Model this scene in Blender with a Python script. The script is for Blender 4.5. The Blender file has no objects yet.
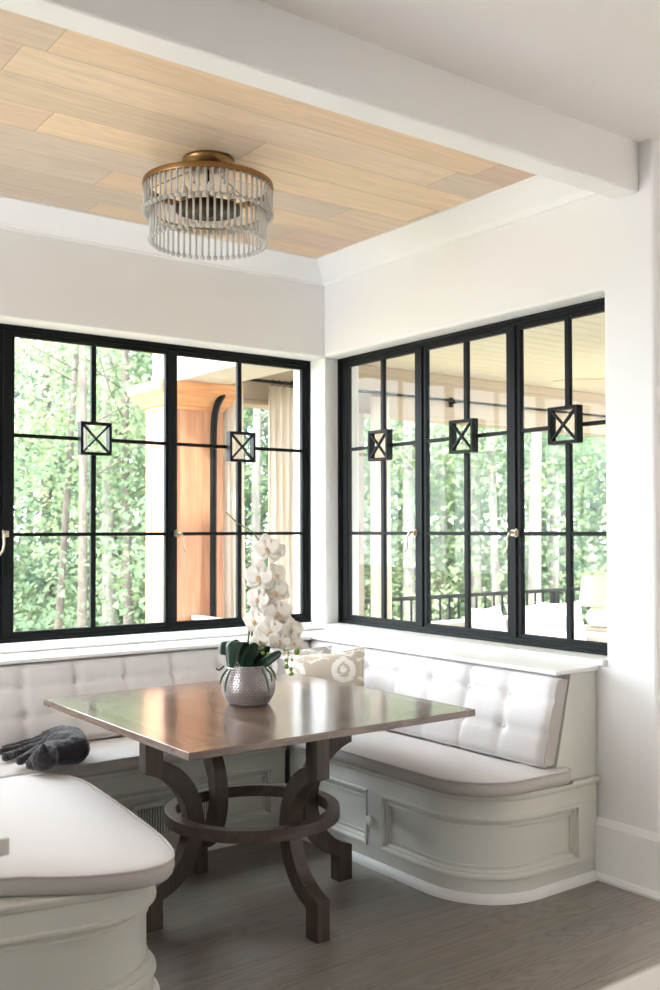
import bpy, bmesh, math, random
from mathutils import Vector, Matrix, Euler, noise
R = math.radians
S = bpy.context.scene
COL = S.collection
PI = math.pi
rnd = random.Random(7)

# ------------------------------------------------------------------ camera
F_PX, CY, YAW, PITCH, CAMZ, ROLL = 991.5, 509.14, 36.5107, 1.196, 1.4316, -0.1222
cy_, cp_ = R(YAW), R(PITCH)
FW = Vector((math.sin(cy_)*math.cos(cp_), math.cos(cy_)*math.cos(cp_), math.sin(cp_)))
RT = Vector((math.cos(cy_), -math.sin(cy_), 0))
UP = RT.cross(FW)
rr = R(ROLL)
RT, UP = RT*math.cos(rr)+UP*math.sin(rr), UP*math.cos(rr)-RT*math.sin(rr)
CAM = Vector((0, 0, CAMZ))
cd = bpy.data.cameras.new('camera')
cam = bpy.data.objects.new('camera', cd)
COL.objects.link(cam)
cam.matrix_world = Matrix(((RT.x, UP.x, -FW.x, 0), (RT.y, UP.y, -FW.y, 0), (RT.z, UP.z, -FW.z, CAMZ), (0, 0, 0, 1)))
cd.sensor_fit = 'HORIZONTAL'
cd.sensor_width = 36
cd.lens = F_PX/660*36
cd.shift_y = (CY-495)/660
cd.clip_start = 0.02
cd.clip_end = 300
cd.dof.use_dof = True
cd.dof.focus_distance = 3.9
cd.dof.aperture_fstop = 6.3
S.camera = cam

def at(px, py, dep):
    """a point of the place, measured from the photograph, at a depth in metres"""
    return CAM + dep*(FW + RT*((px-330)/F_PX) - UP*((py-CY)/F_PX))
def at_z(px, py, z):
    d = FW + RT*((px-330)/F_PX) - UP*((py-CY)/F_PX)
    return CAM + d*((z-CAMZ)/d.z)
def at_y(px, y):
    d = FW + RT*((px-330)/F_PX)
    return d.x*y/d.y

# ------------------------------------------------------------------ materials
def lin(c):
    return tuple(((v/255+0.055)/1.055)**2.4 if v/255 > 0.04045 else v/255/12.92 for v in c)+(1,)
class NT:
    def __init__(s, name):
        s.m = bpy.data.materials.new(name); s.m.use_nodes = True
        s.t = s.m.node_tree; s.n = s.t.nodes; s.b = s.n['Principled BSDF']; s.out = s.n['Material Output']
    def node(s, typ, ins=None, **kw):
        nd = s.n.new(typ)
        for k, v in kw.items(): setattr(nd, k, v)
        for k, v in (ins or {}).items(): s.set(nd.inputs[k], v)
        return nd
    def set(s, inp, v):
        if isinstance(v, bpy.types.NodeSocket): s.t.links.new(v, inp)
        else: inp.default_value = v
    def M(s, op, a, b=0.0, c=0.0):
        nd = s.n.new('ShaderNodeMath'); nd.operation = op
        for i, v in enumerate((a, b, c)): s.set(nd.inputs[i], v)
        return nd.outputs[0]
    def mix(s, f, a, b):
        nd = s.n.new('ShaderNodeMix'); nd.data_type = 'RGBA'
        s.set(nd.inputs[0], f); s.set(nd.inputs[6], a); s.set(nd.inputs[7], b)
        return nd.outputs[2]
    def coord(s, scale=(1, 1, 1), rot=(0, 0, 0), loc=(0, 0, 0)):
        tc = s.n.new('ShaderNodeTexCoord'); mp = s.n.new('ShaderNodeMapping')
        s.t.links.new(tc.outputs['Object'], mp.inputs[0])
        mp.inputs['Scale'].default_value = scale; mp.inputs['Rotation'].default_value = rot; mp.inputs['Location'].default_value = loc
        return mp.outputs[0]
    def noise(s, vec, scale, detail=3, rough=0.5, dist=0.0):
        nd = s.node('ShaderNodeTexNoise', {'Vector': vec, 'Scale': scale, 'Detail': detail, 'Roughness': rough, 'Distortion': dist})
        return nd.outputs['Fac']
    def ramp(s, f, stops):
        nd = s.n.new('ShaderNodeValToRGB'); e = nd.color_ramp.elements
        while len(e) < len(stops): e.new(0.5)
        for el, (p, c) in zip(e, stops): el.position = p; el.color = c
        s.set(nd.inputs[0], f)
        return nd.outputs[0]
    def bump(s, h, strength, dist=0.01):
        nd = s.node('ShaderNodeBump', {'Height': h, 'Strength': strength, 'Distance': dist})
        s.set(s.b.inputs['Normal'], nd.outputs[0])
    def fin(s, **kw):
        for k, v in kw.items(): s.set(s.b.inputs[k.replace('_', ' ')], v)
        return s.m

def paint(name, c, rough=0.5, bump=0.05, sc=60):
    t = NT(name); v = t.coord()
    n = t.noise(v, 3.0, 2)
    c1 = lin(c); c2 = tuple(x*0.965 for x in c1[:3])+(1,)
    t.bump(t.noise(v, sc, 2), bump, 0.002)
    return t.fin(Base_Color=t.mix(n, c1, c2), Roughness=rough)

def wood(name, cs, rough, grain_axis='x', scale=1.0, bump=0.15):
    t = NT(name)
    sc = {'x': (1.2, 16, 16), 'y': (16, 1.2, 16), 'z': (16, 16, 1.2)}[grain_axis]
    v = t.coord(tuple(a*scale for a in sc))
    n = t.noise(v, 1.6, 5, 0.6, 0.6)
    n2 = t.noise(v, 6, 3)
    f = t.M('MULTIPLY_ADD', n2, 0.35, t.M('MULTIPLY', n, 0.75))
    t.bump(f, bump, 0.003)
    return t.fin(Base_Color=t.ramp(f, [(0.3, lin(cs[0])), (0.52, lin(cs[1])), (0.75, lin(cs[2]))]), Roughness=rough)

def planks(name, cols, w, h, rough, mortar, off=0.0, grain=0.25, cath=0.0, bump=0.2, mcol=None):
    """boards running along x: each its own tone, fine grain and a thin joint"""
    t = NT(name); v0 = t.coord(loc=(0, off, 0))
    s0 = t.node('ShaderNodeSeparateXYZ', {'Vector': v0})
    rowh = t.node('ShaderNodeTexWhiteNoise', {'W': t.M('FLOOR', t.M('DIVIDE', s0.outputs[1], h))}, noise_dimensions='1D').outputs[0]
    v = t.node('ShaderNodeCombineXYZ', {'X': t.M('MULTIPLY_ADD', rowh, w*3.0, s0.outputs[0]), 'Y': s0.outputs[1], 'Z': s0.outputs[2]}).outputs[0]
    br = t.node('ShaderNodeTexBrick', {'Vector': v, 'Color1': (0, 0, 0, 1), 'Color2': (1, 1, 1, 1), 'Mortar': (0.5, 0.5, 0.5, 1), 'Scale': 1.0, 'Mortar Size': mortar, 'Mortar Smooth': 0.0, 'Bias': 0.0, 'Brick Width': w, 'Row Height': h}, offset=0.0, offset_frequency=2, squash=1)
    tone = t.node('ShaderNodeSeparateColor', {'Color': br.outputs['Color']}).outputs[0]
    base = t.ramp(tone, [(i/(len(cols)-1), lin(c)) for i, c in enumerate(cols)])
    # shift the grain per board so that no two boards share it
    sh = t.node('ShaderNodeCombineXYZ', {'X': t.M('MULTIPLY', tone, 17.0), 'Y': t.M('MULTIPLY', tone, 5.0), 'Z': t.M('MULTIPLY', tone, 9.0)}).outputs[0]
    vv = t.node('ShaderNodeVectorMath', {0: v, 1: sh}, operation='ADD').outputs[0]
    mp = t.node('ShaderNodeMapping', {'Vector': vv, 'Scale': (1.3, 22, 22)}).outputs[0]
    g = t.noise(mp, 1.5, 5, 0.6, 0.5)
    mp2 = t.node('ShaderNodeMapping', {'Vector': vv, 'Scale': (0.7, 6, 6)}).outputs[0]
    rings = t.noise(mp2, 1.2, 1, 0.5, 0.3)
    ring = t.M('ABSOLUTE', t.M('SINE', t.M('MULTIPLY', rings, 60.0)))
    f = t.M('ADD', t.M('MULTIPLY', t.M('SUBTRACT', g, 0.5), grain*2), t.M('MULTIPLY', t.M('SUBTRACT', ring, 0.6), cath))
    k = t.M('ADD', 1.0, f)
    col = t.node('ShaderNodeVectorMath', {0: base, 1: t.node('ShaderNodeCombineXYZ', {'X': k, 'Y': k, 'Z': k}).outputs[0]}, operation='MULTIPLY').outputs[0]
    col = t.mix(br.outputs['Fac'], col, mcol or tuple(x*0.35 for x in lin(cols[0])[:3])+(1,))
    t.bump(t.M('SUBTRACT', g, br.outputs['Fac']), bump, 0.002)
    return t.fin(Base_Color=col, Roughness=t.M('MULTIPLY_ADD', g, 0.15, rough-0.07))

def cloth(name, c, weave=420, wr=0.25, sheen=0.2, var=0.06):
    t = NT(name); v = t.coord()
    v2 = t.coord((1, 1, 1))
    a = t.node('ShaderNodeTexWave', {'Vector': v2, 'Scale': weave/6.28, 'Distortion': 1.0, 'Detail': 1.0}, wave_type='BANDS', bands_direction='X').outputs['Fac']
    n = t.noise(v, 55, 3); w = t.noise(v, 7, 3, 0.6, 0.8)
    c1 = lin(c); c2 = tuple(x*(1-var) for x in c1[:3])+(1,)
    h = t.M('ADD', t.M('MULTIPLY', w, wr*6), t.M('ADD', t.M('MULTIPLY', n, 0.35), t.M('MULTIPLY', a, 0.1)))
    t.bump(h, 0.25, 0.002)
    return t.fin(Base_Color=t.mix(t.noise(v, 160, 2), c1, c2), Roughness=0.9)

def metal(name, c, rough, metallic=1.0):
    t = NT(name); v = t.coord()
    n = t.noise(v, 40, 3)
    c1 = lin(c); c2 = tuple(x*0.8 for x in c1[:3])+(1,)
    return t.fin(Base_Color=t.mix(n, c1, c2), Metallic=metallic, Roughness=t.M('MULTIPLY_ADD', n, 0.15, rough-0.07))

MT = {}
MT['wall'] = paint('warm_white_wall_paint', (240, 239, 238), 0.6)
MT['ceil'] = paint('ceiling_paint', (232, 228, 224), 0.65)
MT['trim'] = paint('white_trim_paint', (244, 243, 241), 0.35, 0.02)
MT['bench'] = paint('bench_paint', (226, 225, 218), 0.38, 0.02)
MT['floor'] = planks('grey_oak_floor', [(120, 113, 107), (136, 128, 119), (128, 122, 116), (144, 135, 126)], 1.9, 0.19, 0.33, 0.0011, 0.03, 0.36, 0.24)
MT['oak'] = planks('pale_oak_ceiling_boards', [(200, 182, 166), (226, 196, 160), (210, 190, 172), (232, 204, 170), (208, 178, 160), (222, 196, 168)], 1.85, 0.21, 0.42, 0.0016, -0.056, 0.26, 0.07, mcol=lin((178, 150, 120)))
MT['linen'] = cloth('white_linen', (230, 226, 226))
MT['linen_grey'] = cloth('grey_linen_band', (202, 197, 193), var=0.12)
MT['piping'] = cloth('linen_piping', (205, 198, 196), wr=0.05)
MT['black'] = metal('black_window_steel', (13, 17, 18), 0.55, 0.0)
MT['black'].node_tree.nodes['Principled BSDF'].inputs['Specular IOR Level'].default_value = 0.18
MT['brass'] = metal('aged_brass', (150, 116, 76), 0.34)
MT['nickel'] = metal('antique_nickel', (188, 172, 146), 0.3)
MT['dark_bronze'] = metal('dark_bronze', (60, 44, 32), 0.4)
MT['leg'] = wood('dark_stained_leg_wood', [(50, 42, 37), (68, 58, 51), (88, 76, 67)], 0.42, 'z')
MT['ring'] = wood('dark_stained_ring_wood', [(58, 49, 43), (76, 65, 57), (98, 86, 76)], 0.38, 'x')
MT['cedar'] = wood('cedar_boards', [(176, 116, 86), (200, 140, 106), (218, 164, 128)], 0.6, 'z', 0.6)
MT['cedar_cap'] = wood('cedar_moulding', [(190, 120, 72), (214, 148, 98), (230, 174, 124)], 0.55, 'x', 0.6)
MT['bark'] = wood('tree_bark', [(66, 58, 52), (88, 79, 72), (108, 99, 92)], 0.9, 'z', 0.35, 0.6)
MT['bark_pale'] = wood('pale_tree_bark', [(92, 86, 82), (116, 110, 105), (138, 132, 127)], 0.9, 'z', 0.35, 0.6)
MT['porch_white'] = paint('porch_cream_paint', (216, 208, 194), 0.6)
MT['porch_beige'] = paint('porch_beige_paint', (170, 152, 134), 0.7)
MT['taupe'] = paint('taupe_paint', (150, 136, 122), 0.6)
MT['deck'] = planks('porch_deck_boards', [(150, 140, 130), (165, 155, 145)], 3.0, 0.14, 0.6, 0.004)
MT['curtain'] = cloth('pale_curtain_cloth', (236, 224, 211), 200, 0.1)
MT['sofa'] = cloth('cream_outdoor_cloth', (206, 198, 188))
MT['shade_cloth'] = cloth('straw_lampshade', (188, 168, 138), 300, 0.1)
MT['ceramic'] = paint('cream_ceramic', (232, 226, 216), 0.25, 0.3, 30)
MT['fan'] = paint('cream_fan_blade', (226, 212, 190), 0.45)
MT['ground'] = paint('leaf_litter', (120, 112, 84), 0.95, 0.5, 6)
MT['stone'] = paint('pale_stone_worktop', (238, 234, 228), 0.25, 0.0)
MT['roof'] = paint('roof_felt', (120, 116, 112), 0.9)
MT['vent_black'] = paint('dark_vent_hollow', (22, 22, 22), 0.8)
MT['flower'] = None

def table_top_mat():
    t = NT('table_top_wood'); v = t.coord((16, 1.3, 16))
    vx = t.coord((1.3, 16, 16))
    tc = t.n.new('ShaderNodeTexCoord')
    sp = t.node('ShaderNodeSeparateXYZ', {'Vector': tc.outputs['Object']})
    ax = t.M('ABSOLUTE', sp.outputs[0]); ay = t.M('ABSOLUTE', sp.outputs[1])
    inb = t.M('GREATER_THAN', ay, 0.49)
    g = t.mix(inb, t.node('ShaderNodeCombineXYZ', {'X': t.noise(v, 1.6, 5, 0.62, 0.7)}).outputs[0], t.node('ShaderNodeCombineXYZ', {'X': t.noise(vx, 1.6, 5, 0.62, 0.7)}).outputs[0])
    g = t.node('ShaderNodeSeparateColor', {'Color': g}).outputs[0]
    def line(a, at_, w=0.0022):
        return t.M('LESS_THAN', t.M('ABSOLUTE', t.M('SUBTRACT', a, at_)), w)
    l = t.M('MAXIMUM', line(ay, 0.49), t.M('MULTIPLY', line(ax, 0.49), t.M('LESS_THAN', ay, 0.49)))
    px = t.M('FRACT', t.M('MULTIPLY_ADD', sp.outputs[0], 1/0.163, 0.5))
    pl = t.M('MULTIPLY', t.M('LESS_THAN', t.M('ABSOLUTE', t.M('SUBTRACT', px, 0.5)), 0.008), t.M('LESS_THAN', t.M('MAXIMUM', ax, ay), 0.49))
    l = t.M('MAXIMUM', l, t.M('MULTIPLY', pl, 0.6))
    tone = t.node('ShaderNodeTexWhiteNoise', {'W': t.M('FLOOR', t.M('MULTIPLY_ADD', sp.outputs[0], 1/0.163, 0.5))}, noise_dimensions='1D').outputs[0]
    f = t.M('MULTIPLY_ADD', tone, 0.12, t.M('SUBTRACT', g, 0.06))
    col = t.ramp(f, [(0.3, lin((84, 66, 56))), (0.5, lin((112, 92, 78))), (0.72, lin((144, 122, 104)))])
    t.bump(t.M('SUBTRACT', g, t.M('MULTIPLY', l, 2.0)), 0.10, 0.0015)
    return t.fin(Base_Color=t.mix(l, col, lin((42, 32, 27))), Roughness=t.M('MULTIPLY_ADD', g, 0.12, 0.16), Coat_Weight=0.45, Coat_Roughness=0.14, Coat_IOR=1.6)
MT['table'] = table_top_mat()

def glass_pane():
    t = NT('window_glass')
    tr = t.node('ShaderNodeBsdfTransparent', {'Color': (0.97, 0.985, 0.98, 1)})
    gl = t.node('ShaderNodeBsdfGlossy', {'Color': (1, 1, 1, 1), 'Roughness': 0.0})
    gm = t.n.new('ShaderNodeNewGeometry')
    fr = t.node('ShaderNodeFresnel', {'IOR': t.M('MULTIPLY_ADD', gm.outputs['Backfacing'], 1/1.14-1.14, 1.14)})
    mx = t.node('ShaderNodeMixShader', {0: fr.outputs[0], 1: tr.outputs[0], 2: gl.outputs[0]})
    t.t.links.new(mx.outputs[0], t.out.inputs[0])
    return t.m
MT['pane'] = glass_pane()
def crystal():
    t = NT('clear_glass_rods')
    tr = t.node('ShaderNodeBsdfTransparent', {'Color': (0.97, 0.97, 0.96, 1)})
    gl = t.node('ShaderNodeBsdfGlossy', {'Color': (1, 1, 1, 1), 'Roughness': 0.08})
    df = t.node('ShaderNodeBsdfTranslucent', {'Color': (0.98, 0.975, 0.96, 1)})
    d2 = t.node('ShaderNodeBsdfDiffuse', {'Color': (0.98, 0.975, 0.96, 1)})
    md = t.node('ShaderNodeMixShader', {0: 0.5, 1: df.outputs[0], 2: d2.outputs[0]})
    lw = t.node('ShaderNodeLayerWeight', {'Blend': 0.35})
    m1 = t.node('ShaderNodeMixShader', {0: t.M('MULTIPLY_ADD', lw.outputs['Facing'], 0.48, 0.48), 1: tr.outputs[0], 2: md.outputs[0]})
    mx = t.node('ShaderNodeMixShader', {0: t.M('MULTIPLY_ADD', lw.outputs['Fresnel'], 0.85, 0.06), 1: m1.outputs[0], 2: gl.outputs[0]})
    t.t.links.new(mx.outputs[0], t.out.inputs[0])
    return t.m
MT['crystal'] = crystal()
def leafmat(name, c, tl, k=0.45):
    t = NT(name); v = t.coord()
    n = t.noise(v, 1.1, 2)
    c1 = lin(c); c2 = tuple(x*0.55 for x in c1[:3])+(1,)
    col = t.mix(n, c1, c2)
    d = t.node('ShaderNodeBsdfDiffuse', {'Color': col}); tr = t.node('ShaderNodeBsdfTranslucent', {'Color': lin(tl)})
    mx = t.node('ShaderNodeMixShader', {0: k, 1: d.outputs[0], 2: tr.outputs[0]})
    t.t.links.new(mx.outputs[0], t.out.inputs[0])
    return t.m
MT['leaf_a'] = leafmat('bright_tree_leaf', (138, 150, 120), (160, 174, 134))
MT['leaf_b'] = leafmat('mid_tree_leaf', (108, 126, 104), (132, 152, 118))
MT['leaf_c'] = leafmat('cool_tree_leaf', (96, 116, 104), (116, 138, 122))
def petal():
    t = NT('orchid_petal'); v = t.coord()
    n = t.noise(v, 40, 3)
    t.bump(n, 0.15, 0.003)
    return t.fin(Base_Color=t.mix(n, lin((248, 244, 236)), lin((236, 230, 220))), Roughness=0.55, Subsurface_Weight=0.15, Subsurface_Radius=(0.01, 0.009, 0.008))
MT['flower'] = petal()
MT['lip'] = paint('orchid_lip', (228, 190, 150), 0.5)
MT['orchid_leaf'] = paint('dark_orchid_leaf', (34, 62, 48), 0.32, 0.1, 30)
MT['orchid_stem'] = paint('orchid_stem', (92, 106, 58), 0.5)
MT['bud'] = paint('green_bud', (122, 150, 62), 0.4)
MT['moss'] = paint('trailing_fern', (70, 98, 66), 0.7)
def fur():
    t = NT('grey_fur'); v = t.coord((1, 1, 1))
    n = t.noise(v, 90, 4, 0.7, 1.0); n2 = t.noise(v, 14, 2)
    t.bump(n, 0.7, 0.006)
    return t.fin(Base_Color=t.mix(t.M('MULTIPLY_ADD', n2, 0.5, t.M('MULTIPLY', n, 0.5)), lin((20, 19, 25)), lin((66, 63, 72))), Roughness=0.85, Sheen_Weight=0.5, Sheen_Roughness=0.4)
MT['fur'] = fur()
def pot_mat():
    t = NT('hobnail_silver_pot'); v = t.coord()
    n = t.noise(v, 30, 2)
    return t.fin(Base_Color=t.mix(n, lin((198, 190, 190)), lin((160, 152, 152))), Roughness=0.34, Metallic=0.55)
MT['pot'] = pot_mat()
def ikat(name, ground, motif, seed):
    """repeating medallions with feathered edges, dark hearts and zigzag bands between them"""
    t = NT(name); tc = t.n.new('ShaderNodeTexCoord')
    sp = t.node('ShaderNodeSeparateXYZ', {'Vector': tc.outputs['Object']})
    nv = t.node('ShaderNodeMapping', {'Vector': tc.outputs['Object'], 'Location': (seed, 0, 0), 'Scale': (26, 5, 90)}).outputs[0]
    nz = t.M('MULTIPLY', t.M('SUBTRACT', t.noise(nv, 1.0, 2), 0.5), 0.06)
    u = t.M('ADD', sp.outputs[0], 0.0); w = t.M('ADD', sp.outputs[2], nz)
    cu, cv = 0.24, 0.28
    row = t.M('FLOOR', t.M('MULTIPLY_ADD', w, 2/cv, 0.0))
    us = t.M('ADD', u, t.M('MULTIPLY', t.M('MODULO', t.M('ABSOLUTE', row), 2.0), cu/2))
    fu = t.M('MULTIPLY', t.M('SUBTRACT', t.M('FRACT', t.M('MULTIPLY_ADD', us, 1/cu, 0.12)), 0.5), cu)
    fv = t.M('MULTIPLY', t.M('SUBTRACT', t.M('FRACT', t.M('MULTIPLY', w, 2/cv)), 0.5), cv/2)
    d = t.M('SQRT', t.M('ADD', t.M('POWER', t.M('DIVIDE', fu, 0.058), 2.0), t.M('POWER', t.M('DIVIDE', fv, 0.062), 2.0)))
    white = t.M('LESS_THAN', d, 1.0)
    ringd = t.M('MULTIPLY', t.M('LESS_THAN', d, 0.55), t.M('GREATER_THAN', d, 0.3))
    zz = t.M('ABSOLUTE', t.M('SUBTRACT', t.M('FRACT', t.M('MULTIPLY', u, 9.0)), 0.5))
    zig = t.M('LESS_THAN', t.M('ABSOLUTE', t.M('SUBTRACT', t.M('ABSOLUTE', fv), t.M('MULTIPLY_ADD', zz, 0.05, 0.045))), 0.007)
    side = t.M('GREATER_THAN', t.M('ABSOLUTE', fu), 0.066)
    f = t.M('MAXIMUM', t.M('SUBTRACT', white, ringd), t.M('MULTIPLY', zig, side))
    t.bump(t.noise(t.coord(), 60, 3), 0.2, 0.004)
    return t.fin(Base_Color=t.mix(f, lin(ground), lin(motif)), Roughness=0.9)
MT['ikat_tan'] = ikat('tan_ikat_cloth', (206, 194, 178), (244, 240, 234), 1.0)
MT['ikat_grey'] = ikat('grey_ikat_cloth', (182, 178, 178), (240, 238, 238), 4.0)

# ------------------------------------------------------------------ mesh helpers
def tag(o, label=None, cat=None, group=None, kind=None):
    if label: o['label'] = label
    if cat: o['category'] = cat
    if group: o['group'] = group
    if kind: o['kind'] = kind
    return o
def empty(name, loc=(0, 0, 0), label=None, cat=None, group=None, kind=None):
    o = bpy.data.objects.new(name, None); COL.objects.link(o)
    o.location = loc; o.empty_display_size = 0.1
    return tag(o, label, cat, group, kind)
def wloc(o):
    p = Vector((0, 0, 0))
    while o is not None: p += o.location; o = o.parent
    return p
def obj(name, bm, mat, parent=None, smooth=False, loc=None, bevel=0.0, segs=2, recalc=True, sub=0):
    """link a bmesh (built in world coordinates) as one mesh object; its origin goes to the parent's origin or to loc"""
    o_ = Vector(loc) if loc is not None else (wloc(parent) if parent is not None else Vector((0, 0, 0)))
    if recalc: bmesh.ops.recalc_face_normals(bm, faces=bm.faces)
    bm.transform(Matrix.Translation(-o_))
    me = bpy.data.meshes.new(name); bm.to_mesh(me); bm.free()
    if mat is not None: me.materials.append(MT[mat] if isinstance(mat, str) else mat)
    if smooth: me.polygons.foreach_set('use_smooth', [True]*len(me.polygons))
    o = bpy.data.objects.new(name, me); COL.objects.link(o)
    if parent is not None: o.parent = parent; o.location = o_-wloc(parent)
    else: o.location = o_
    if bevel:
        b = o.modifiers.new('bevel', 'BEVEL'); b.width = bevel; b.segments = segs; b.limit_method = 'ANGLE'; b.angle_limit = R(40)
        b.harden_normals = False
    if sub:
        s = o.modifiers.new('subsurf', 'SUBSURF'); s.levels = sub; s.render_levels = sub
    return o
def smooth_angle(o, ang=35):
    o.data.polygons.foreach_set('use_smooth', [True]*len(o.data.polygons))
    me = o.data; bm = bmesh.new(); bm.from_mesh(me)
    for e in bm.edges:
        if len(e.link_faces) == 2 and e.calc_face_angle(0) > R(ang): e.smooth = False
    bm.to_mesh(me); bm.free()
    return o
def box(bm, a, b):
    x0, y0, z0 = a; x1, y1, z1 = b
    vs = [bm.verts.new(p) for p in ((x0, y0, z0), (x1, y0, z0), (x1, y1, z0), (x0, y1, z0), (x0, y0, z1), (x1, y0, z1), (x1, y1, z1), (x0, y1, z1))]
    for f in ((3, 2, 1, 0), (4, 5, 6, 7), (0, 1, 5, 4), (1, 2, 6, 5), (2, 3, 7, 6), (3, 0, 4, 7)): bm.faces.new([vs[i] for i in f])
    return vs
def Box(a, b):
    bm = bmesh.new(); box(bm, a, b); return bm
def prism(bm, poly, fn, d0, d1):
    """poly of 2-D points; fn(u, v, d) -> world"""
    a = [bm.verts.new(fn(u, v, d0)) for u, v in poly]; b = [bm.verts.new(fn(u, v, d1)) for u, v in poly]
    bm.faces.new(a); bm.faces.new(b[::-1]); n = len(poly)
    for i in range(n): bm.faces.new((a[i], b[i], b[(i+1) % n], a[(i+1) % n]))
def tube(bm, pts, rad, n=8, cap=True, closed=False):
    pts = [Vector(p) for p in pts]; m = len(pts)
    rads = rad if isinstance(rad, (list, tuple)) else [rad]*m
    rings = []; prev = None
    for i, p in enumerate(pts):
        if closed: d = pts[(i+1) % m]-pts[i-1]
        else: d = pts[min(i+1, m-1)]-pts[max(i-1, 0)]
        d.normalize()
        if prev is None:
            a = d.orthogonal().normalized()
        else:
            a = prev-d*prev.dot(d)
            a = a.normalized() if a.length > 1e-6 else d.orthogonal().normalized()
        prev = a; b = d.cross(a)
        rings.append([bm.verts.new(p+rads[i]*(a*math.cos(2*PI*k/n)+b*math.sin(2*PI*k/n))) for k in range(n)])
    for i in range(m if closed else m-1):
        r0, r1 = rings[i], rings[(i+1) % m]
        for k in range(n): bm.faces.new((r0[k], r0[(k+1) % n], r1[(k+1) % n], r1[k]))
    if cap and not closed:
        bm.faces.new(rings[0][::-1]); bm.faces.new(rings[-1])
def lathe(bm, prof, c, n=32, cap=True):
    c = Vector(c); rings = []
    for r_, z in prof:
        rings.append([bm.verts.new(c+Vector((r_*math.cos(2*PI*k/n), r_*math.sin(2*PI*k/n), z))) for k in range(n)])
    for a, b in zip(rings, rings[1:]):
        for k in range(n): bm.faces.new((a[k], a[(k+1) % n], b[(k+1) % n], b[k]))
    if cap: bm.faces.new(rings[0][::-1]); bm.faces.new(rings[-1])
def ball(bm, c, r_, u=12, v=8, sc=(1, 1, 1), rot=None):
    m = Matrix.Translation(Vector(c)) @ ((rot.to_4x4()) if rot else Matrix()) @ Matrix.Diagonal((sc[0]*r_, sc[1]*r_, sc[2]*r_, 1))
    bmesh.ops.create_uvsphere(bm, u_segments=u, v_segments=v, radius=1, matrix=m)
def sweep(bm, path, prof, closed=False):
    """path: list of ((x, y), (nx, ny)); prof: closed loop of (offset outwards, z)"""
    rings = [[bm.verts.new((p[0]+n[0]*o, p[1]+n[1]*o, z)) for o, z in prof] for p, n in path]
    m = len(prof); L = len(rings)
    for i in range(L if closed else L-1):
        a, b = rings[i], rings[(i+1) % L]
        for k in range(m): bm.faces.new((a[k], a[(k+1) % m], b[(k+1) % m], b[k]))
    if not closed: bm.faces.new(rings[0][::-1]); bm.faces.new(rings[-1])
def rpath(pts, radii, side=1, seg=14, step=0.06):
    """rounded polyline with outward normals (side=+1: normals to the right of travel)"""
    P = [Vector(p) for p in pts]; out = []
    for i, p in enumerate(P):
        if 0 < i < len(P)-1 and radii[i] > 0:
            d0 = (p-P[i-1]).normalized(); d1 = (P[i+1]-p).normalized(); r_ = radii[i]
            ang = d0.angle(d1); t = r_*math.tan(ang/2)
            a = p-d0*t
            turn = 1 if d0.x*d1.y-d0.y*d1.x > 0 else -1
            nrm = Vector((-d0.y, d0.x))*turn; c = a+nrm*r_
            for k in range(seg+1):
                th = ang*k/seg*turn
                v = a-c; v = Vector((v.x*math.cos(th)-v.y*math.sin(th), v.x*math.sin(th)+v.y*math.cos(th)))
                out.append(c+v)
        else: out.append(p)
    dense = [out[0]]
    for a, b in zip(out, out[1:]):
        k = max(1, int((b-a).length/step))
        for j in range(1, k+1): dense.append(a.lerp(b, j/k))
    res = []
    for i, p in enumerate(dense):
        d = (dense[min(i+1, len(dense)-1)]-dense[max(i-1, 0)]).normalized()
        if i in (0,): d = (dense[1]-dense[0]).normalized()
        if i == len(dense)-1: d = (dense[-1]-dense[-2]).normalized()
        res.append(((p.x, p.y), (d.y*side, -d.x*side)))
    return res
def plen(path):
    s = [0.0]
    for (a, _), (b, _) in zip(path, path[1:]): s.append(s[-1]+math.hypot(b[0]-a[0], b[1]-a[1]))
    return s
def sub(path, s0, s1):
    s = plen(path); out = []
    def interp(t):
        for i in range(len(s)-1):
            if s[i] <= t <= s[i+1]+1e-9:
                f = (t-s[i])/max(1e-9, s[i+1]-s[i]); (a, n), (b, m) = path[i], path[i+1]
                nn = Vector(n).lerp(Vector(m), f).normalized()
                return ((a[0]+(b[0]-a[0])*f, a[1]+(b[1]-a[1])*f), (nn.x, nn.y))
        return path[-1]
    out.append(interp(s0))
    out += [path[i] for i in range(len(s)) if s0+1e-4 < s[i] < s1-1e-4]
    out.append(interp(s1))
    return out
def struct(name, bm, mat, bevel=0.0, parent=None, smooth=False):
    o = obj(name, bm, mat, parent, bevel=bevel, smooth=smooth)
    if parent is None: o['kind'] = 'structure'
    return o

# ------------------------------------------------------------------ the room shell
WX, WY = 3.335, 4.564            # inside faces of the right and the back wall
OX, OY = 3.63, 4.90              # outside faces
LX, FY, RX = -2.6, -4.5, 5.2     # left wall, front wall, far right wall of the big room
WE = 2.36                        # where the nook's right wall ends
ZT, ZB = 2.42, 0.897             # window head and sill
NC, MC = 2.93, 2.976             # nook ceiling, main ceiling

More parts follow.
